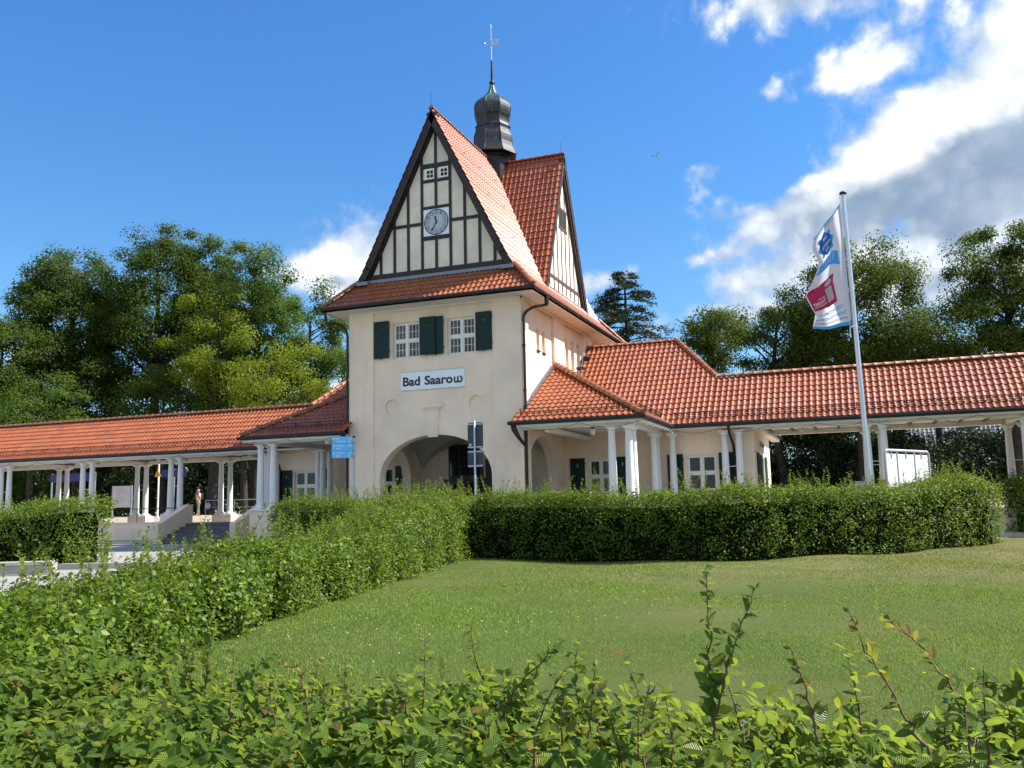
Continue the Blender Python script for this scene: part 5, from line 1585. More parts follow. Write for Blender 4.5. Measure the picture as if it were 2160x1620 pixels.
# ------------------------------------------------------------------ low concrete wall and kerb beside the road on the left
def road_wall():
    a = at_z(-160, 1192, -1.0); c = at_z(112, 1184, -1.0)
    A = Vector((a[0], a[1], 0)); C_ = Vector((c[0], c[1], 0))
    u = (C_ - A); n = Vector((u.y, -u.x, 0)).normalized()
    t = empty('garden_wall', (c[0], c[1], Z_ROAD), 'low pale concrete wall below the far left hedge', 'wall')
    b = MB(); b.obox(A + Vector((0, 0, -1.62)), u, -n * 0.30, Vector((0, 0, 0.54))); b.build('wall', M['concrete'], t, bevel=0.01)
    b = MB(); b.obox(A + Vector((0, 0, -1.079)) + n * 0.03, u, -n * 0.36, Vector((0, 0, 0.085))); b.build('coping', M['concrete'], t, bevel=0.012)
    k = MB(); p = at_z(118, 1190, -1.16); q = at_z(560, 1180, -1.16)
    k.obox((p[0], p[1], -1.5), (q[0] - p[0], q[1] - p[1], 0), (0.05, 0.30, 0), (0, 0, 0.34)); tag(k.build('kerb', M['concrete']), kind='structure')
road_wall()

# ------------------------------------------------------------------ the person on the platform, phone and rucksack
def skin_body(name, joints, edges, m, parent, sub=2):
    me = bpy.data.meshes.new(name)
    me.from_pydata([j[0] for j in joints], edges, [])
    ob = bpy.data.objects.new(name, me); COL.objects.link(ob)
    md = ob.modifiers.new('skin', 'SKIN'); md.use_smooth_shade = True
    for i, j in enumerate(joints):
        sv = me.skin_vertices[0].data[i]
        sv.radius = j[1] if isinstance(j[1], tuple) else (j[1], j[1])
        sv.use_root = (i == 0)
    sd = ob.modifiers.new('sub', 'SUBSURF'); sd.levels = sub; sd.render_levels = sub
    bpy.context.view_layer.update()
    dg = bpy.context.evaluated_depsgraph_get()
    m2 = bpy.data.meshes.new_from_object(ob.evaluated_get(dg))
    bpy.data.objects.remove(ob)
    m2.name = name
    m2.materials.clear(); m2.materials.append(m)
    m2.polygons.foreach_set('use_smooth', [True] * len(m2.polygons))
    o = bpy.data.objects.new(name, m2); COL.objects.link(o)
    if parent: o.parent = parent
    return o
def person():
    p = at(418, 1086, 45)
    base = Vector((p[0], 45.0, -0.146))
    t = empty('person', base, 'person in a beige shirt and grey trousers phoning beside the platform railing', 'person')
    t.rotation_euler = (0, 0, RAD(-30)); t.scale = (0.93, 0.93, 0.93)
    # x: the person's left is +x seen from the front (towards the viewer, -y)
    J = []; E = []
    def j(x, y, z, r, par=None):
        J.append(((x, y, z), r)); i = len(J) - 1
        if par is not None: E.append((par, i))
        return i
    pel = j(0, 0, 0.93, (0.15, 0.11))
    sp = j(0, 0, 1.12, (0.14, 0.10), pel); chs = j(0, 0, 1.34, (0.165, 0.11), sp); nk = j(0, 0, 1.48, 0.055, chs); hd0 = j(0, -0.015, 1.56, 0.068, nk)
    hd = j(0, -0.02, 1.64, (0.078, 0.098), hd0); ht = j(0, -0.01, 1.735, (0.062, 0.075), hd)
    nose = j(0, -0.118, 1.625, 0.014, hd)
    for sx in (-1, 1): j(sx * 0.085, 0.0, 1.63, 0.018, hd)
    for sx, fy in ((-1, 0.06), (1, -0.10)):
        h = j(sx * 0.09, 0, 0.88, 0.085, pel); k = j(sx * 0.10, fy * 0.4, 0.48, 0.058, h); a = j(sx * 0.10, fy + (0.05 if sx < 0 else 0), 0.09, 0.040, k); j(sx * 0.11, fy - 0.13, 0.035, 0.036, a)
    # arm at the side (its left), arm with the phone (its right, raised to the ear)
    s1 = j(0.185, 0, 1.41, 0.058, chs); e1 = j(0.26, 0.02, 1.13, 0.042, s1); w1 = j(0.235, -0.09, 0.90, 0.028, e1); h1 = j(0.225, -0.11, 0.83, (0.030, 0.018), w1)
    for k, dx in enumerate((-0.022, -0.007, 0.008, 0.022)): f = j(0.225 + dx * 0.6, -0.125 + 0.01 * abs(dx), 0.775, 0.0085, h1); j(0.222 + dx * 0.6, -0.118, 0.735 + 0.008 * k, 0.0075, f)
    j(0.20, -0.14, 0.81, 0.010, h1)
    s2 = j(-0.185, 0, 1.41, 0.058, chs); e2 = j(-0.31, -0.10, 1.21, 0.042, s2); w2 = j(-0.155, -0.10, 1.50, 0.028, e2); h2 = j(-0.125, -0.075, 1.57, (0.026, 0.020), w2)
    for k, dy in enumerate((-0.026, -0.010, 0.006, 0.022)): f = j(-0.118, -0.075 + dy, 1.63, 0.0085, h2); j(-0.100, -0.07 + dy, 1.665 - 0.006 * k, 0.0075, f)
    j(-0.105, -0.115, 1.60, 0.010, h2)
    body = skin_body('body', J, E, M['skin'], t)
    SJ = [((0, 0, 0.90), (0.175, 0.135)), ((0, 0, 1.12), (0.165, 0.125)), ((0, 0, 1.34), (0.19, 0.13)), ((0, 0, 1.455), (0.085, 0.075)),
          ((0.19, 0, 1.41), 0.078), ((0.235, 0.01, 1.22), 0.066), ((-0.19, 0, 1.41), 0.078), ((-0.265, -0.06, 1.285), 0.064)]
    skin_body('shirt', SJ, [(0, 1), (1, 2), (2, 3), (2, 4), (4, 5), (2, 6), (6, 7)], M['shirt'], body)
    TJ = [((0, 0, 0.97), (0.155, 0.12)), ((-0.09, 0, 0.85), 0.10), ((-0.10, 0.03, 0.48), 0.076), ((-0.10, 0.10, 0.10), 0.060), ((0.09, 0, 0.85), 0.10), ((0.10, -0.04, 0.48), 0.076), ((0.10, -0.10, 0.10), 0.060)]
    skin_body('trousers', TJ, [(0, 1), (1, 2), (2, 3), (0, 4), (4, 5), (5, 6)], M['trousers'], body)
    skin_body('hair', [((0, 0.012, 1.755), (0.070, 0.085)), ((0, 0.055, 1.69), (0.078, 0.055)), ((0, 0.062, 1.60), (0.06, 0.03))], [(0, 1), (1, 2)], M['hair'], body)
    skin_body('beard', [((0, -0.085, 1.565), (0.040, 0.022)), ((0.045, -0.05, 1.585), 0.018), ((-0.045, -0.05, 1.585), 0.018)], [(0, 1), (0, 2)], M['hair'], body)
    for sx in (-1, 1):
        e = MB(); e.lathe((sx * 0.032, -0.108, 1.648), [(0.002, -0.008), (0.011, -0.003), (0.011, 0.003), (0.002, 0.008)], 8); eo = e.build('eye', M['ink'], None); eo.parent = body; eo.location = (0, 0, 0)
    for sx, fy in ((-1, 0.06), (1, -0.10)):
        skin_body('shoe', [((sx * 0.10, fy + 0.05, 0.05), 0.048), ((sx * 0.115, fy - 0.16, 0.035), 0.040)], [(0, 1)], M['black'], body, 1)
    R = Matrix.Rotation(RAD(-30), 4, 'Z')
    def wp(x, y, z): return base + (R @ Vector((x, y, z)))
    ph = MB(); ph.box((-0.106, -0.105, 1.55), (-0.096, -0.04, 1.68)); po = ph.build('phone', M['black'])
    po.location = base; po.scale = (0.93, 0.93, 0.93); po.rotation_euler = (0, 0, RAD(-30)); tag(po, 'black phone held to the ear of the person on the platform', 'phone')
    bp = empty('rucksack', base, 'dark rucksack on the back of the person on the platform', 'bag'); bp.rotation_euler = (0, 0, RAD(-30)); bp.scale = (0.93, 0.93, 0.93)
    b = MB(); b.box((-0.15, 0.125, 1.02), (0.15, 0.29, 1.46)); o = b.build('pack', M['black']); o.parent = bp; o.location = (0, 0, 0)
    md = o.modifiers.new('bevel', 'BEVEL'); md.width = 0.05; md.segments = 3
    for sx in (-1, 1):
        s = MB(); s.tube([(sx * 0.11, 0.14, 1.44), (sx * 0.12, 0.0, 1.515), (sx * 0.125, -0.135, 1.40), (sx * 0.14, -0.135, 1.25), (sx * 0.17, 0.02, 1.10), (sx * 0.13, 0.14, 1.06)], 0.017, n=6)
        o = s.build('strap', M['black']); o.parent = bp; o.location = (0, 0, 0)
person()

# ------------------------------------------------------------------ a house beyond the trees, and a bird
def house():
    a = at(1990, 930, 72); zt = a[2]
    x0 = a[0] - 2.0
    t = empty('house', (x0 + 3, 76, -0.3), 'house with a dark grey tiled roof half hidden behind the trees on the right', 'house')
    b = MB(); b.box((x0, 72, -0.6), (x0 + 6, 80, 2.0)); b.add([(x0, 72, 2.0), (x0, 80, 2.0), (x0, 76, zt + 1.4), (x0 + 6, 72, 2.0), (x0 + 6, 80, 2.0), (x0 + 6, 76, zt + 1.4)], [(0, 1, 2), (3, 5, 4)]); b.build('wall', M['infill'], t)
    gm = tile_mat('grey roof tiles', 1.0); nodes = gm.node_tree.nodes
    for nd in nodes:
        if nd.type == 'VALTORGB':
            for e in nd.color_ramp.elements: g_ = 0.10 + 0.12 * e.position; e.color = (g_, g_, g_ * 1.12, 1)
        if nd.type == 'MIX':
            nd.inputs[0].default_value = nd.inputs[0].default_value
            if not nd.inputs[7].is_linked: nd.inputs[7].default_value = (0.09, 0.09, 0.10, 1)
    d = Vector((0, 4.4, zt + 1.5 - 1.9)); L = d.length
    tiles('roof', [tile_field([[(-0.4, 0), (6.4, 0), (6.4, L), (-0.4, L)]], plane_map((x0, 71.6, 1.9), (1, 0, 0), d), 0.30, 0.36),
                   tile_field([[(-0.4, 0), (6.4, 0), (6.4, L), (-0.4, L)]], plane_map((x0, 80.4, 1.9), (1, 0, 0), (0, -d.y, d.z)), 0.30, 0.36)], t, gm)
    for k in (1.0, 3.8):
        w = MB(); w.box((x0 + k, 71.95, 0.4), (x0 + k + 1.2, 71.99, 1.6)); wo = w.build('window', M['framew'], t)
        g = MB(); g.box((x0 + k + 0.1, 71.93, 0.5), (x0 + k + 1.1, 71.949, 1.5)); g.build('pane', M['glass'], wo)
    c = MB(); c.box((x0 + 4.5, 75.6, zt + 0.8), (x0 + 5.1, 76.2, zt + 2.2)); c.build('chimney', M['ridge'], t)
house()
def bird():
    c = at(1384, 328, 80)
    t = empty('bird', c, 'tiny white bird gliding in the blue sky right of the tower', 'bird')
    b = MB(); b.lathe((0, 0, 0), [(0.005, -0.22), (0.05, -0.12), (0.075, 0.0), (0.06, 0.10), (0.035, 0.15), (0.045, 0.19), (0.02, 0.24)], 10)
    o = b.build('body', M['signtext']); o.parent = t; o.location = (0, 0, 0); o.rotation_euler = (0, RAD(80), RAD(15))
    for sx in (-1, 1):
        w = MB(); w.add([(0, 0, 0), (0.10, sx * 0.28, 0.10), (-0.02, sx * 0.58, 0.05), (-0.14, sx * 0.26, 0.09), (-0.12, 0, 0), (0, 0, -0.02), (0.10, sx * 0.28, 0.085), (-0.14, sx * 0.26, 0.075), (-0.12, 0, -0.02)], [(0, 1, 3, 4), (1, 2, 3), (5, 8, 7, 6), (6, 7, 2)])
        o = w.build('wing', M['signtext']); o.parent = t; o.location = (0, 0, 0); o.rotation_euler = (0, 0, RAD(60))
bird()

# ------------------------------------------------------------------ foliage
T_RHOMB = (np.array([(0, 0, 0), (0.45, 0.5, 0.10), (1, 0, 0), (0.45, -0.5, 0.10)], float), [(0, 1, 2), (0, 2, 3)])
def leaf_template():
    """hornbeam leaf: oval, toothed edge, folded along the midrib"""
    ts = [0.0, 0.12, 0.30, 0.48, 0.66, 0.84, 1.0]
    hw = [0.03, 0.30, 0.47, 0.50, 0.42, 0.25, 0.0]
    P = []; UV = []
    for i, (t, w) in enumerate(zip(ts, hw)):
        tooth = 1.06 if i % 2 else 0.95
        P += [(t - 0.03 * (i % 2), w * tooth, 0.30 * w), (t, 0, 0), (t - 0.03 * (i % 2), -w * tooth, 0.30 * w)]
        UV += [(w, t), (0, t), (-w, t)]
    Fq = []
    for i in range(len(ts) - 1):
        for k in range(2):
            a = i * 3 + k
            Fq.append((a, a + 3, a + 4, a + 1))
    return np.array(P, float), Fq, np.array(UV, float)
T_NEAR = leaf_template()

def leaf_cloud(name, P, N, T, L, W, parent, m, near=False):
    """one mesh of many leaves: P points, N normals, T directions along the leaf, L lengths, W widths"""
    tp = T_NEAR if near else T_RHOMB
    V0, F0 = tp[0], tp[1]
    n, k = len(P), len(V0)
    N = N / (np.linalg.norm(N, axis=1, keepdims=True) + 1e-9)
    T = T - N * (T * N).sum(1, keepdims=True); T = T / (np.linalg.norm(T, axis=1, keepdims=True) + 1e-9)
    B = np.cross(N, T)
    V = P[:, None, :] + T[:, None, :] * (V0[None, :, 0:1] * L[:, None, None]) + B[:, None, :] * (V0[None, :, 1:2] * W[:, None, None]) + N[:, None, :] * (V0[None, :, 2:3] * W[:, None, None])
    if near:                                          # every leaf curls by its own amount
        curl = rng.normal(-0.16, 0.20, n); twist = rng.normal(0, 0.28, n); fold = rng.uniform(-0.4, 1.6, n)
        t2 = V0[None, :, 0] ** 2; dz = curl[:, None] * t2 * L[:, None] + twist[:, None] * V0[None, :, 0] * V0[None, :, 1] * W[:, None] + (fold[:, None] - 1) * V0[None, :, 2] * W[:, None]
        V = V + N[:, None, :] * dz[:, :, None]
    V = V.reshape(-1, 3).astype(np.float32)
    fl = len(F0[0])
    Fa = (np.array(F0, np.int32)[None] + (np.arange(n, dtype=np.int32) * k)[:, None, None]).reshape(-1)
    me = bpy.data.meshes.new(name)
    me.vertices.add(len(V)); me.vertices.foreach_set('co', V.ravel())
    nf = n * len(F0)
    me.loops.add(len(Fa)); me.loops.foreach_set('vertex_index', Fa)
    me.polygons.add(nf)
    me.polygons.foreach_set('loop_start', np.arange(nf, dtype=np.int32) * fl)
    if near:
        me.polygons.foreach_set('use_smooth', np.ones(nf, bool))
        uv = me.uv_layers.new(name='leaf')
        U = np.tile(tp[2][np.array(F0).ravel()], (n, 1)).astype(np.float32)
        uv.data.foreach_set('uv', U.ravel())
    me.update(calc_edges=True)
    return link(name, me, parent, m)

def unit(n):
    v = rng.normal(size=(n, 3)); return v / np.linalg.norm(v, axis=1, keepdims=True)

def tubes_mesh(lines, nseg=5):
    """tapered limbs: list of (points, radii)"""
    b = MB()
    for pts, rs in lines: b.tube(pts, list(rs), n=nseg, cap=False)
    return b

# ---- trees
def tree(name, label, cat, px, ytop, hw, ybot, Y, m, leaf=4.3, dens=1.0, seed=1, group='trees behind the station', zbase=-0.2, limbs=34, lobes=9, trunk=True, flat=0.62, spread=1.0, cover=4.0):
    r = np.random.default_rng(seed)
    c = at(px, (ytop + ybot) / 2, Y); top = at(px, ytop, Y); bot = at(px, ybot, Y)
    mpp = np.linalg.norm(c) / F_PX
    rx = hw * mpp; rz = (top[2] - bot[2]) / 2; ry = rx * 0.9
    C = np.array(c)
    t = empty(name, (C[0], C[1], zbase), label, cat, group)
    # crown: lumpy ellipsoid filled with leaf clusters
    dirs = r.normal(size=(lobes, 3)); dirs /= np.linalg.norm(dirs, axis=1, keepdims=True)
    amp = r.uniform(-0.30, 0.34, lobes)
    ncl = int(max(50, (rx * rz) * 4.2 * dens / (0.9 ** 2)))
    D = r.normal(size=(ncl * 2, 3)); D /= np.linalg.norm(D, axis=1, keepdims=True)
    rad = r.uniform(0.18, 1.0, len(D)) ** 0.45
    shape = 0.92 + (np.exp((D @ dirs.T - 1) * 6.0) * amp).sum(1)
    shape *= np.where(D[:, 2] < -0.2, 0.92, 1.0)
    Q = D * (rad * shape)[:, None]
    keep = r.uniform(size=len(Q)) < np.where(np.abs(Q).max(1) > 0, 1, 0)
    Q = Q[keep][:ncl]
    CC = C + Q * np.array([rx, ry, rz])
    lines = []
    if trunk:
        h0 = C[2] + rz * 0.55
        tr = []
        wob = r.normal(size=2) * 0.25
        for k in range(9):
            f = k / 8
            tr.append((C[0] + wob[0] * math.sin(f * 3) , C[1] + wob[1] * math.sin(f * 2.4), zbase - 0.3 + (h0 - zbase + 0.3) * f))
        r0 = 0.020 * (top[2] - zbase) + 0.06
        lines.append((tr, [r0 * (1 - 0.80 * k / 8) for k in range(9)]))
        pick = r.choice(len(CC), min(limbs, len(CC)), replace=False)
        for i in pick:
            e = CC[i]
            hz = max(zbase + 1.5, min(h0 * 0.97, e[2] - abs(np.linalg.norm(e[:2] - C[:2])) * r.uniform(0.35, 0.9)))
            f = (hz - (zbase - 0.3)) / (h0 - zbase + 0.3)
            s = np.array([C[0] + wob[0] * math.sin(f * 3), C[1] + wob[1] * math.sin(f * 2.4), hz])
            mid = (s + e) / 2 + np.array([0, 0, 0.12 * np.linalg.norm(e - s)]) + r.normal(size=3) * 0.2
            rr = max(0.03, r0 * (1 - 0.8 * f) * 0.5)
            P = [tuple((1 - q) ** 2 * s + 2 * q * (1 - q) * mid + q * q * e) for q in (0, 0.25, 0.5, 0.75, 1.0)]
            lines.append((P, [rr * (1 - 0.82 * q) for q in (0, 0.25, 0.5, 0.75, 1.0)]))
        tubes_mesh(lines).build('trunk', M['bark'], t)
    lf = leaf * mpp
    area = math.pi * hw * (ybot - ytop) / 2
    nleaf = int(cover * dens * area / (0.30 * leaf * leaf))
    per = r.integers(0, len(CC), nleaf)
    cs = r.uniform(0.55, 1.25, len(CC)) * 0.60 * spread * (rx / 5.0) ** 0.35
    off = r.normal(size=(nleaf, 3)); ln = np.linalg.norm(off, axis=1, keepdims=True); off = off / ln * np.minimum(ln, 2.25)   # no leaf floats free of its bough
    off = off * np.array([1, 1, flat]) * cs[per][:, None]
    P = CC[per] + off
    out = (P - C) / np.array([rx, ry, rz])
    N = r.normal(size=(nleaf, 3)) * 0.55 + out * 0.45 + off / cs[per][:, None] * 0.65 + np.array([0, 0, 0.35])
    T = r.normal(size=(nleaf, 3)) + np.array([0, 0, -0.35])
    L = lf * r.uniform(0.7, 1.35, nleaf)
    leaf_cloud('crown', P, N, T, L, L * r.uniform(0.6, 0.85, nleaf), t, m)
    return t

LD, LM, LY = M['leaf_dark'], M['leaf_mid'], M['leaf_yellow']
tree('oak_tree', 'broad dark oak left of the highest crown, its top two thirds up the sky', 'tree', 150, 505, 130, 890, 58, LD, seed=11)
tree('oak_tree', 'tallest dark tree of the left group, above the middle of the left colonnade', 'tree', 325, 470, 130, 860, 60, LD, seed=12)
tree('alder_tree', 'slim upright green tree just right of the tallest left tree', 'tree', 440, 482, 82, 840, 62, LM, seed=13)
tree('alder_tree', 'rounded green tree between the left group and the tower', 'tree', 545, 530, 110, 870, 57, LM, seed=14)
tree('maple_tree', 'bright yellow green maple in front of the dark trees left of the tower', 'tree', 575, 735, 105, 910, 50, LY, seed=15, dens=0.75, lobes=14)
tree('maple_tree', 'slender yellow green maple high among the dark trees on the left', 'tree', 450, 590, 100, 890, 53, LY, seed=25, dens=0.42, lobes=16, flat=0.5)
tree('oak_tree', 'dark low tree behind the middle of the left colonnade roof', 'tree', 350, 770, 110, 960, 55, LD, seed=26, dens=0.7)
tree('oak_tree', 'dark low tree behind the yellow maple', 'tree', 520, 730, 130, 960, 56, LM, seed=27)
tree('oak_tree', 'dark low tree behind the left part of the left colonnade roof', 'tree', 170, 740, 110, 960, 57, LD, seed=28, dens=0.8)
tree('alder_tree', 'pale loose leaved tree whose twigs reach the tower eaves on the left', 'tree', 655, 610, 85, 900, 54, LM, seed=16, dens=0.8)
tree('oak_tree', 'dark tree cut by the left edge of the picture', 'tree', 0, 670, 100, 900, 52, LD, seed=17)
tree('alder_tree', 'low leafy tree directly behind the far left colonnade roof', 'tree', 70, 800, 110, 960, 50, LM, seed=18, dens=0.9)
tree('alder_tree', 'small tree top peeping out behind the left edge of the tower', 'tree', 745, 730, 38, 860, 50, LM, seed=19, dens=0.8)
tree('oak_tree', 'small gnarled oak behind the roof of the right pavilion', 'tree', 1505, 622, 68, 800, 52, LD, seed=20, dens=0.85, leaf=4.6)
tree('oak_tree', 'big round crowned tree behind the flagpole', 'tree', 1800, 478, 140, 900, 54, LD, seed=21)
tree('alder_tree', 'dark spreading tree to the left of the flag, behind the right colonnade', 'tree', 1650, 600, 110, 900, 56, LD, seed=22)
tree('oak_tree', 'tall tree cut by the right edge of the picture', 'tree', 2125, 430, 125, 900, 53, LD, seed=23)
tree('oak_tree', 'dark low tree behind the middle of the right colonnade roof', 'tree', 1740, 720, 120, 940, 57, LD, seed=34)
tree('alder_tree', 'lower dark tree filling the gap between the flagpole tree and the right edge', 'tree', 1965, 640, 90, 900, 58, LD, seed=24)

def fir(label, px, ytop, hw, ybot, Y, seed):
    r = np.random.default_rng(seed)
    top = at(px, ytop, Y); bot = at(px, ybot, Y); mpp = np.linalg.norm(top) / F_PX
    H = top[2] - bot[2]; R = hw * mpp
    t = empty('fir_tree', (top[0], Y, -0.3), label, 'tree', 'trees behind the station')
    b = MB(); b.tube([(top[0], Y, -0.5), (top[0] + 0.1, Y, bot[2]), (top[0], Y, top[2])], [0.28, 0.2, 0.03], n=7); 
    P = []; N = []; T = []
    k = 0
    z = top[2] - 0.15
    while z > bot[2]:
        f = (top[2] - z) / H
        rr = R * (0.10 + 0.98 * f ** 0.58) * r.uniform(0.62, 1.22)
        nb = int(5 + 5 * f)
        for i in range(nb):
            a = r.uniform(0, 2 * math.pi); l = rr * r.uniform(0.55, 1.18)
            e = np.array([math.cos(a), math.sin(a), 0])
            s = np.array([top[0], Y, z])
            pts = [s + e * l * q + np.array([0, 0, (0.28 * q - 0.55 * q * q) * l * 0.6]) for q in (0, 0.35, 0.7, 1.0)]
            b.tube(pts, [0.035, 0.025, 0.016, 0.006], n=4, cap=False)
            n = int(50 + 85 * l)
            q = r.uniform(0.12, 1.0, n) ** 0.7
            base = s + e * (l * q)[:, None]; base[:, 2] += (0.28 * q - 0.55 * q * q) * l * 0.6
            base += r.normal(size=(n, 3)) * np.array([0.14, 0.14, 0.09]) * (0.5 + 0.6 * l / R)
            P.append(base); d = e + r.normal(size=(n, 3)) * 0.7; T.append(d); N.append(np.array([0, 0, 1]) + r.normal(size=(n, 3)) * 0.6)
        z -= 0.30 + 0.16 * f
    b.build('trunk', M['bark'], t)
    P, N, T = np.vstack(P), np.vstack(N), np.vstack(T)
    L = r.uniform(0.10, 0.24, len(P))
    leaf_cloud('crown', P, N, T, L, L * 0.42, t, M['needle'])
fir('lone dark fir right of the tower roof', 1316, 574, 104, 780, 54, 31)

# shrubs that fill the view below the colonnade roofs
sh = [(-40, 930, 110, 1100, 60, 'leftmost'), (90, 905, 110, 1096, 61, 'lighter'), (240, 900, 120, 1094, 62, ''), (360, 905, 105, 1092, 60, ''), (470, 895, 110, 1090, 63, ''), (590, 900, 110, 1088, 60, ''), (700, 905, 80, 1080, 58, ''),
      (1600, 880, 100, 1062, 58, ''), (1700, 890, 110, 1060, 57, ''), (1800, 880, 105, 1058, 60, ''), (1900, 885, 90, 1056, 56, ''), (2085, 870, 110, 1052, 58, ''), (2220, 870, 110, 1050, 56, '')]
lab = ['dark shrub behind the columns at the left edge of the picture', 'lighter green shrub behind the far left columns', 'dark shrub behind the information board', 'dark shrub behind the amber warning triangle', 'dark shrub behind the person on the platform', 'dark shrub behind the left porch columns', 'dark shrub between the left porch and the tower',
       'dark shrub beside the end wall of the right pavilion', 'dark shrub left of the flagpole, under the right colonnade', 'dark shrub directly behind the flagpole foot', 'dark shrub behind the white display board', 'dark shrub between the display board and the right edge columns', 'dark shrub cut off by the right edge of the picture']
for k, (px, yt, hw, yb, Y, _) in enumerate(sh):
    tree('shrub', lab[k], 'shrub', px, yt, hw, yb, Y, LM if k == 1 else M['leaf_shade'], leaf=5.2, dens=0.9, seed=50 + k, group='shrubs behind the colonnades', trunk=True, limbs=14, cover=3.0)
# the wood far behind closes the horizon
def wood():
    n = 42000
    x = rng.uniform(-150, 70, n); y = 92 + 10 * rng.random(n)
    hmax = 8.0 + 3.0 * np.sin(x * 0.21) + 2.0 * np.sin(x * 0.53 + 1)
    z = -0.8 + hmax * rng.random(n) ** 0.7
    P = np.c_[x, y, z]
    L = rng.uniform(0.5, 0.9, n)
    o = leaf_cloud('woodland', P, unit(n) + np.array([0, -0.4, 0.5]), unit(n), L, L * 0.8, None, LD)
    tag(o, 'dark far off wood closing the view behind the station', 'woodland', kind='stuff')
wood()

# ---- hedges
def hedge(label, path, hw, z0, ztop, n, leaf, shoots=60, seed=1, mat_=None, near=False, lump=0.09, shoot_h=(0.12, 0.45), shoot_leaf=None, sprig=0.0, ends=(True, True), under=0.12):
    """clipped hedge along a path of (x, y); hw half width, ztop(s) height of the trimmed top; s runs 0..1"""
    r = np.random.default_rng(seed)
    Pt = np.array(path, float)
    if len(Pt) > 2:                                  # Catmull-Rom through the given points, so that the hedge bends without steps
        Q = np.vstack([2 * Pt[0] - Pt[1], Pt, 2 * Pt[-1] - Pt[-2]]); out_ = []
        for i in range(len(Pt) - 1):
            p0, p1, p2, p3 = Q[i], Q[i + 1], Q[i + 2], Q[i + 3]
            for f in np.linspace(0, 1, 14, endpoint=False):
                out_.append(0.5 * ((2 * p1) + (p2 - p0) * f + (2 * p0 - 5 * p1 + 4 * p2 - p3) * f * f + (3 * p1 - p0 - 3 * p2 + p3) * f ** 3))
        Pt = np.array(out_ + [Pt[-1]])
    seg = np.linalg.norm(np.diff(Pt, axis=0), axis=1); cum = np.r_[0, np.cumsum(seg)]; Ltot = cum[-1]
    def pos(s):
        d = s * Ltot; i = np.clip(np.searchsorted(cum, d, 'right') - 1, 0, len(seg) - 1)
        f = (d - cum[i]) / seg[i]
        p = Pt[i] + (Pt[i + 1] - Pt[i]) * f[:, None]
        # smoothed tangent
        e = (Pt[i + 1] - Pt[i]) / seg[i][:, None]
        return p, e
    t = empty('hedge', (Pt[0][0], Pt[0][1], z0), label, 'hedge', 'clipped hornbeam hedges')
    zt = np.vectorize(ztop)
    hgt = float(np.mean(zt(np.linspace(0, 1, 9)))) - z0
    # sample the outside: sides, top, ends
    wts = np.array([hgt * Ltot, hgt * Ltot, 2 * hw * Ltot * 1.25, hgt * 2 * hw * ends[0], hgt * 2 * hw * ends[1]])
    which = r.choice(5, n, p=wts / wts.sum())
    s = r.random(n); a = r.random(n); dep = np.abs(r.normal(size=n)) * 0.09 + (r.random(n) < 0.30) * r.uniform(0.08, 0.26, n) * (0.6 if near else 1.0)
    s = np.where(which == 3, 0.0, np.where(which == 4, 1.0, s))
    p, e = pos(np.clip(s, 0, 0.99999))
    nrm = np.c_[-e[:, 1], e[:, 0]]
    H = zt(s) - z0
    side = np.where(which == 0, 1.0, np.where(which == 1, -1.0, r.uniform(-1, 1, n)))
    hz = np.where(which == 2, 1.0, a)
    # rounded shoulders: the section narrows towards the top
    rnd = np.clip((hz - 0.80) / 0.20, 0, 1)
    wside = hw * (1 - 0.16 * rnd ** 2) * (1 - under * (1 - hz))
    lat = np.where(which == 2, side * hw * 0.80, np.where(which < 2, side * wside, side * hw * 0.9))
    lon = np.where(which == 3, -0.02, np.where(which == 4, 0.02, 0.0))
    zz = np.where(which == 2, H * (1 - 0.05 * side ** 2), hz * H)
    sd = s * Ltot
    wob = lump * (np.sin(sd * 3.1 + zz * 2.3) + np.sin(sd * 1.3 - zz * 4.1 + 1) + 0.7 * np.sin(sd * 6.7 + zz * 5.3 + 2) + 0.6 * np.sin(sd * 11.3 + lat * 9))
    o2 = np.where(which == 0, 1, np.where(which == 1, -1, 0))
    lat = lat + o2 * (wob * 0.75 - dep)
    zz = zz + np.where(which == 2, wob * 0.85 - dep, 0)
    lon = lon + np.where(which == 3, -1, np.where(which == 4, 1, 0)) * (wob - dep)
    P = np.c_[p + nrm * lat[:, None] + e * lon[:, None], z0 + zz] + r.normal(size=(n, 3)) * (0.025 if near else 0.05)
    k_ = 1.0 if not near else 2.2
    hole = np.sin(sd * 9.1 * k_ + zz * 3.1 * k_ + 2 * np.sin(zz * 5.3 * k_)) + np.sin(zz * 12.7 * k_ - sd * 4.7 * k_ + 1.3 * np.sin(sd * 3.9 * k_)) + np.sin(sd * 17.0 * k_ + lat * 13.0) * 0.8 + np.sin(lat * 16 * k_ + sd * 6.3)
    P_keep = r.random(n) > np.where(dep > 0.15, 0.0, np.clip(hole * 0.45 + 0.16, 0.0, 0.95)) * np.where(which == 2, 0.55, 1.0)
    out = np.c_[nrm * o2[:, None] + e * np.where(which == 3, -1, np.where(which == 4, 1, 0))[:, None], np.where(which == 2, 1.0, 0.25)]
    N = out * 0.55 + r.normal(size=(n, 3)) * 0.55 + (np.array([0, 0, 0.35]) if not near else np.array(SUN) * 0.7)
    T = r.normal(size=(n, 3)) * 0.8 + out * 0.7
    L = leaf * r.uniform(0.65, 1.25, n)
    P, N, T, L = P[P_keep], N[P_keep], T[P_keep], L[P_keep]
    Ps, Ns, Ts, Ls = [P], [N], [T], [L]
    # unclipped shoots standing out of the top
    lines = []
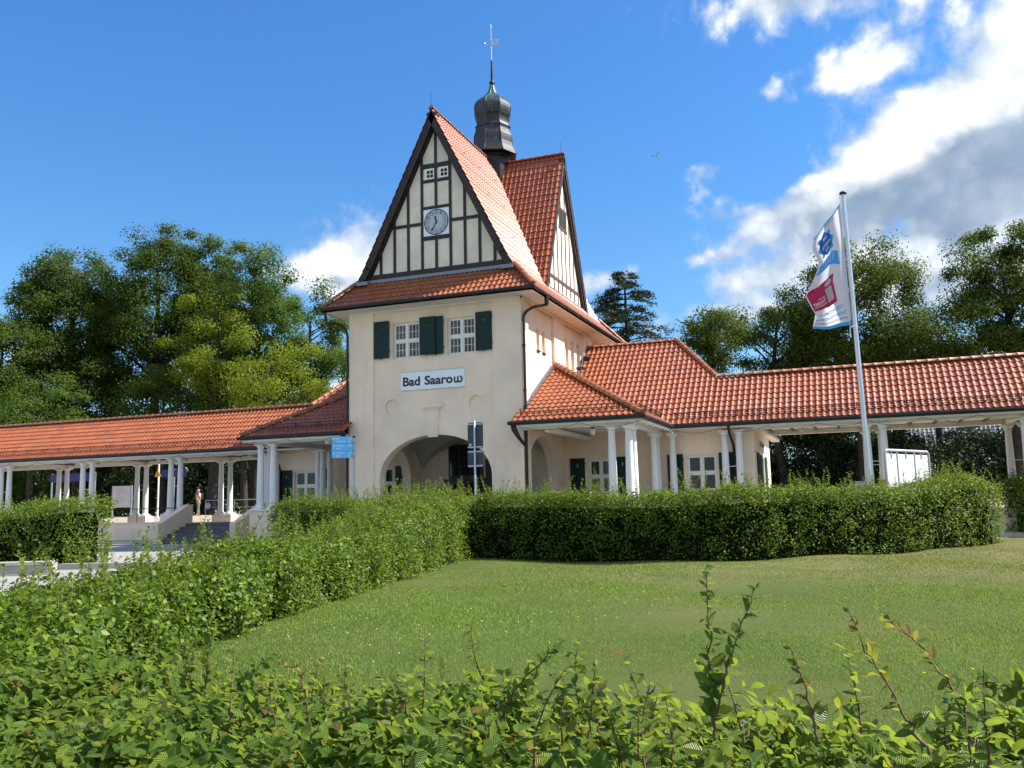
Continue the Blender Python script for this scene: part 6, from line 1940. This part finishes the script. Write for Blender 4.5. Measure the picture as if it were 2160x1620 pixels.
    for k in range(shoots):
        ss = r.random(); pp, ee = pos(np.array([min(ss, 0.999)]))
        la = r.uniform(-0.85, 0.85) * hw
        base = np.r_[pp[0] + np.array([-ee[0][1], ee[0][0]]) * la, ztop(ss) - 0.10]
        h = shoot_h[0] + (shoot_h[1] - shoot_h[0]) * r.random() ** 1.6; h *= 1.0 if r.random() < 0.92 else 1.4
        lean = r.normal(size=2) * 0.34
        tip = base + np.array([lean[0] * h, lean[1] * h, h + 0.1])
        q = np.linspace(0, 1, 5)
        pts = base + (tip - base) * q[:, None] + np.c_[np.outer(np.sin(q * 3.1), r.normal(size=2) * 0.10 * h), 0 * q]
        lines.append(([tuple(x) for x in pts], [0.0040, 0.0036, 0.003, 0.002, 0.001]))
        m_ = int(h / (leaf * 0.26)) + 5
        f = np.linspace(0.15, 1.0, m_)
        c = np.array([[np.interp(x, q, pts[:, k2]) for k2 in range(3)] for x in f])
        ang = r.uniform(0, 6.28) + np.arange(m_) * 2.5
        d = np.c_[np.cos(ang), np.sin(ang), np.full(m_, 0.45)]
        Ps.append(c); Ts.append(d + r.normal(size=(m_, 3)) * 0.25); Ns.append(np.c_[-np.cos(ang) * 0.4, -np.sin(ang) * 0.4, np.ones(m_)] + r.normal(size=(m_, 3)) * 0.35); Ls.append(leaf * r.uniform(0.8, 1.4, m_) * (1.10 - 0.45 * f))
    P, N, T, L = map(np.concatenate, (Ps, Ns, Ts, Ls))
    leaf_cloud('foliage', P, N, T, L, L * r.uniform(0.50, 0.66, len(L)), t, mat_ or M['leaf_hedge'], near)
    if lines: tubes_mesh(lines, 4).build('twigs', M['twig'], t)['kind'] = 'stuff'
    # dark filler added to block light, in place of the twiggy inside
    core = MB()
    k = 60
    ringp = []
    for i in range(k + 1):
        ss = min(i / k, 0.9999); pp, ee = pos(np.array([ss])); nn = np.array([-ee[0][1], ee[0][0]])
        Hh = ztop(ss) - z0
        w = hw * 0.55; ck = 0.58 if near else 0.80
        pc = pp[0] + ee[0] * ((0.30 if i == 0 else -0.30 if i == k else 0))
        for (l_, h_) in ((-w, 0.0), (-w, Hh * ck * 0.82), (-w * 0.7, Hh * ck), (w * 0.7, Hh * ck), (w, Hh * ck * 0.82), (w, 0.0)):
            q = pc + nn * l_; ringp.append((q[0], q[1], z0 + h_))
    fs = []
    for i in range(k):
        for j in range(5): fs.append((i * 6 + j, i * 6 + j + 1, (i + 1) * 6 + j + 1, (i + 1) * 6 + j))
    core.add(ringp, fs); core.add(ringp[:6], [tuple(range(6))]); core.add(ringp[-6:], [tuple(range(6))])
    core.build('filler_core', M['core'], t)
    return t
M['core'] = mat('dark hedge filler', (0.010, 0.014, 0.005), 1.0, spec=0.0, var=0.5, vscale=9)  # near-black filler colour, read as shade through the leaf gaps

# the hedge across the back of the lawn
PB = [(-17.9, 25.6), (-15.2, 24.7), (-12.6, 23.8), (-10.0, 23.1), (-6.5, 22.75), (-3.5, 22.9), (-1.6, 24.1), (0.4, 25.9), (2.1, 28.0), (3.3, 29.9)]
hedge('long dark hedge along the back of the lawn in front of the tower', PB, 0.70, Z_LAWN, lambda s: 0.26 + 0.05 * math.sin(s * 21) + (0.30 * math.exp(-((s - 0.93) / 0.055) ** 2)) - 0.05 * (s > 0.97), 170000, 0.068, 420, 61, shoot_h=(0.12, 0.52), lump=0.05, under=0.34)
# the hedge along the left of the lawn, trimmed lower towards the lens
PLh = [(-4.9, 2.9), (-5.9, 4.4), (-7.1, 7.2), (-8.0, 11.0), (-9.05, 15.6), (-9.95, 19.6), (-10.2, 21.6)]
def ztl(s): return float(np.interp(s, [0, 0.2, 0.3, 0.36, 0.43, 0.5, 0.57, 0.64, 0.71, 0.79, 0.9, 1.0], [-0.92, -0.72, -0.63, -0.61, -0.58, -0.53, -0.48, -0.38, -0.21, -0.02, 0.20, 0.34])) + 0.03 * math.sin(s * 17)
hedge('sunlit hedge running along the left side of the lawn towards the tower', PLh, 0.72, Z_LAWN, ztl, 175000, 0.062, 420, 62, shoot_h=(0.12, 0.55))
hedge('dark hedge behind the low concrete wall at the left edge', [(-34, 17.7), (-26, 17.9), (float(at(198, 1120, 18.2)[0]) - 0.05, 18.2)], 0.85, -1.25, lambda s: 0.22 + 0.10 * math.sin(s * 14) + 0.10 * s, 70000, 0.070, 150, 63, shoot_h=(0.1, 0.4))
hedge('far hedge at the right edge beyond the end of the back hedge', [(4.6, 33.2), (7.5, 34.6), (12, 36.4)], 0.8, Z_LAWN, lambda s: 0.55 + 0.12 * math.sin(s * 9), 42000, 0.085, 90, 64)

# the near hedge at the bottom of the picture: single leaves can be told apart
def ztn(s): return -0.92 + 0.33 * s ** 0.72 + 0.035 * math.sin(s * 23 + 1) + 0.03 * math.sin(s * 51)
hedge('near hornbeam hedge along the bottom of the picture', [(-5.6, 3.5), (-3.6, 3.05), (-1.6, 2.95), (0.4, 2.75), (2.6, 2.45)], 0.62, Z_LAWN - 0.05, ztn, 96000, 0.050, 100, 65, M['leaf_near'], True, 0.06, (0.08, 0.26))

def long_shoot(label, pts, Y0_, young, seed, leaf=0.052, step=0.026):
    """a tall unclipped shoot growing out of the near hedge"""
    r = np.random.default_rng(seed)
    W = [np.array(at(px, py, y)) for (px, py), y in zip(pts, Y0_)]
    P3 = []
    for k in range(len(W) - 1):
        for f in np.linspace(0, 1, 6, endpoint=False): P3.append(W[k] * (1 - f) + W[k + 1] * f)
    P3.append(W[-1]); P3 = np.array(P3)
    P3[1:-1] += r.normal(size=(len(P3) - 2, 3)) * 0.0035
    t = empty('hedge_shoot', tuple(P3[0]), label, 'shoot', 'tall unclipped shoots of the near hedge')
    rs = np.linspace(0.0042, 0.0012, len(P3))
    b = MB(); b.tube([tuple(p) for p in P3], list(rs), n=6); b.build('stem', M['twig'], t)
    cum = np.r_[0, np.cumsum(np.linalg.norm(np.diff(P3, axis=0), axis=1))]
    n = int(cum[-1] / step * (1.9 if young else 2.2)); d = np.linspace(0.04, cum[-1], n)
    c = np.array([[np.interp(x, cum, P3[:, k]) for k in range(3)] for x in d])
    ax = (P3[-1] - P3[0]) / np.linalg.norm(P3[-1] - P3[0])
    side = np.cross(ax, [0, 1, 0.2]); side /= np.linalg.norm(side); fw = np.cross(ax, side)
    ang = np.where(np.arange(n) % 2 == 0, 0.0, math.pi) + r.normal(size=n) * 0.7
    T = side * np.cos(ang)[:, None] + fw * np.sin(ang)[:, None] * 0.9 + ax * 0.55
    N = np.array(SUN) * 0.55 + np.array([0.1, -0.25, 0]) + r.normal(size=(n, 3)) * 0.60
    f = d / cum[-1]
    L = leaf * r.uniform(0.7, 1.15, n) * (1.08 - 0.55 * f ** 2)
    lo = f < (0.35 if young else 1.1)
    if lo.any(): leaf_cloud('foliage', c[lo], N[lo], T[lo], L[lo], L[lo] * 0.60, t, M['leaf_near'], True)
    if (~lo).any(): leaf_cloud('young_foliage', c[~lo], N[~lo], T[~lo], L[~lo] * 0.85, L[~lo] * 0.48, t, M['leaf_tip'], True)
long_shoot('tallest upright green shoot standing before the lawn, right of centre', [(1508, 1560), (1500, 1440), (1496, 1330), (1488, 1198)], (2.75, 2.75, 2.75, 2.75), False, 1)
long_shoot('green shoot leaning right from the foot of the tallest shoot', [(1505, 1550), (1522, 1460), (1548, 1360), (1600, 1232)], (2.74, 2.75, 2.76, 2.78), False, 2)
long_shoot('orange tipped shoot leaning left, right part of the near hedge', [(1960, 1590), (1902, 1500), (1840, 1390), (1790, 1290)], (2.55, 2.57, 2.6, 2.62), True, 3)
long_shoot('long reddish shoot leaning left beside the orange tipped one', [(2050, 1600), (2030, 1480), (1960, 1380), (1848, 1280)], (2.5, 2.52, 2.56, 2.6), True, 4)
long_shoot('short reddish shoot between the tallest shoot and the orange tipped one', [(1725, 1560), (1706, 1470), (1690, 1420), (1668, 1368)], (2.6, 2.6, 2.6, 2.6), True, 5)
long_shoot('bushy green shoot arching right near the middle of the bottom edge', [(1050, 1520), (1090, 1450), (1140, 1400), (1192, 1350)], (2.9, 2.9, 2.9, 2.9), False, 6)
long_shoot('thin shoot rising in front of the left hedge and the lawn edge', [(430, 1500), (435, 1430), (442, 1370), (452, 1318)], (3.3, 3.3, 3.3, 3.3), False, 7)
long_shoot('short shoot left of the thin one, over the left hedge', [(392, 1520), (398, 1450), (385, 1360)], (3.3, 3.3, 3.3), False, 8)
long_shoot('low spray leaning right at the left end of the bare lawn edge', [(470, 1480), (520, 1430), (575, 1380)], (3.2, 3.2, 3.2), False, 9)
long_shoot('small brownish shoot under the middle of the lawn', [(650, 1560), (648, 1470), (630, 1410), (590, 1400)], (3.0, 3.0, 3.0, 3.0), True, 10)
long_shoot('single branch reaching in from the right edge', [(2230, 1470), (2160, 1452), (2100, 1440), (2050, 1442)], (2.45, 2.45, 2.46, 2.47), False, 11)
long_shoot('pale leaved upright shoot left of the centre bottom', [(1240, 1560), (1250, 1480), (1255, 1400)], (2.8, 2.8, 2.8), False, 12)
for k, (pts, y, lb) in enumerate([([(415, 1170), (425, 1130), (432, 1095)], 13.0, 'tall sprig of the left hedge seen against the stone steps'), ([(345, 1185), (340, 1150), (338, 1110)], 12.0, 'yellowish sprig of the left hedge before the cheek wall of the steps')]):
    long_shoot(lb, pts, [y] * 3, False, 40 + k, 0.075, 0.04)
# ---- lawn grass
def lawn_grass():
    poly = [(-9.6, 3.0), (16, 3.0), (30, 36), (6.0, 36.0), (3.4, 30.4), (0.2, 26.0), (-3.2, 23.0), (-10.0, 22.9)]
    P = []
    for (y0, y1, dens) in ((3.2, 7.0, 3600), (7, 11, 2600), (11, 16, 1500), (16, 23, 800), (23, 31, 380)):
        x0, x1 = -10.0, min(12.0, 0.62 * y1 + 1.5)
        n = int((x1 - x0) * (y1 - y0) * dens)
        x = rng.uniform(x0, x1, n); y = rng.uniform(y0, y1, n)
        ok = inside(x, y, poly) & (x < 0.28 * y + 2.0) & (x > -0.95 * y - 0.5)
        P.append(np.c_[x[ok], y[ok]])
    P = np.vstack(P); n = len(P)
    z = Z_LAWN + lawn_h(P[:, 0], P[:, 1])
    d = np.hypot(P[:, 0], P[:, 1])
    L = rng.uniform(0.020, 0.046, n) * (0.8 + 0.5 * np.sin(P[:, 0] * 0.9) * np.sin(P[:, 1] * 0.7) ** 2)
    W = np.clip(d * 0.00042, 0.0022, 0.009) * rng.uniform(0.7, 1.3, n)
    az = rng.uniform(0, 2 * math.pi, n)
    lean = rng.uniform(0.15, 0.75, n)
    dirv = np.c_[np.cos(az) * lean, np.sin(az) * lean, np.ones(n)]
    dirv /= np.linalg.norm(dirv, axis=1, keepdims=True)
    sd = np.c_[-np.sin(az), np.cos(az), np.zeros(n)]
    b = np.c_[P, z - 0.005]
    V = np.stack([b - sd * W[:, None], b + sd * W[:, None], b + dirv * L[:, None]], 1).reshape(-1, 3).astype(np.float32)
    # the back of the lawn, by the hedge, is drier
    pat = np.sin(P[:, 0] * 0.45 + 0.6) * 0.6 + np.sin(P[:, 1] * 0.5 + P[:, 0] * 0.2) * 0.4
    dry = rng.random(n) < np.clip((P[:, 1] - 14) / 7, 0, 0.62) * (0.62 + 0.38 * pat) * np.clip((P[:, 0] + 8.5) / 4, 0.15, 1) + 0.05
    for nm, sel, m in (('grass', ~dry, M['grass']), ('dry_grass', dry, M['drygrass'])):
        idx = np.where(sel)[0]; v = V.reshape(-1, 3, 3)[idx].reshape(-1, 3)
        me = bpy.data.meshes.new(nm)
        me.vertices.add(len(v)); me.vertices.foreach_set('co', v.ravel())
        k = len(idx)
        me.loops.add(3 * k); me.loops.foreach_set('vertex_index', np.arange(3 * k, dtype=np.int32))
        me.polygons.add(k); me.polygons.foreach_set('loop_start', np.arange(k, dtype=np.int32) * 3)
        me.update(calc_edges=True)
        tag(link(nm, me, None, m), 'short green lawn grass' if nm == 'grass' else 'dry yellowish grass towards the back of the lawn', 'grass', kind='stuff')
    # dandelions and daisies in small groups
    f = MB(); w = MB()
    for px, py, k in ((1360, 1265, 16), (1150, 1315, 6), (980, 1340, 7), (1830, 1430, 4), (1550, 1260, 5), (880, 1350, 5), (1440, 1290, 4)):
        c = at_z(px, py, Z_LAWN)
        for i in range(k):
            x, y = c[0] + rng.normal() * 0.7, c[1] + rng.normal() * 0.7
            f.lathe((x, y, Z_LAWN + 0.085 + float(lawn_h(np.array(x), np.array(y)))), [(0.005, -0.005), (0.013, 0.0), (0.009, 0.006)], 7)
    for px, py, k in ((760, 1385, 4), (590, 1350, 7), (1270, 1320, 3), (700, 1350, 4)):
        c = at_z(px, py, Z_LAWN)
        for i in range(k):
            x, y = c[0] + rng.normal() * 0.6, c[1] + rng.normal() * 0.5
            w.lathe((x, y, Z_LAWN + 0.08 + float(lawn_h(np.array(x), np.array(y)))), [(0.004, -0.003), (0.009, 0.0), (0.006, 0.004)], 7)
    tag(f.build('dandelions', M['petal']), 'scattered yellow dandelions in the lawn', 'flowers', kind='stuff')
    tag(w.build('daisies', M['petalw']), 'scattered white daisies along the foot of the left hedge', 'flowers', kind='stuff')
lawn_grass()
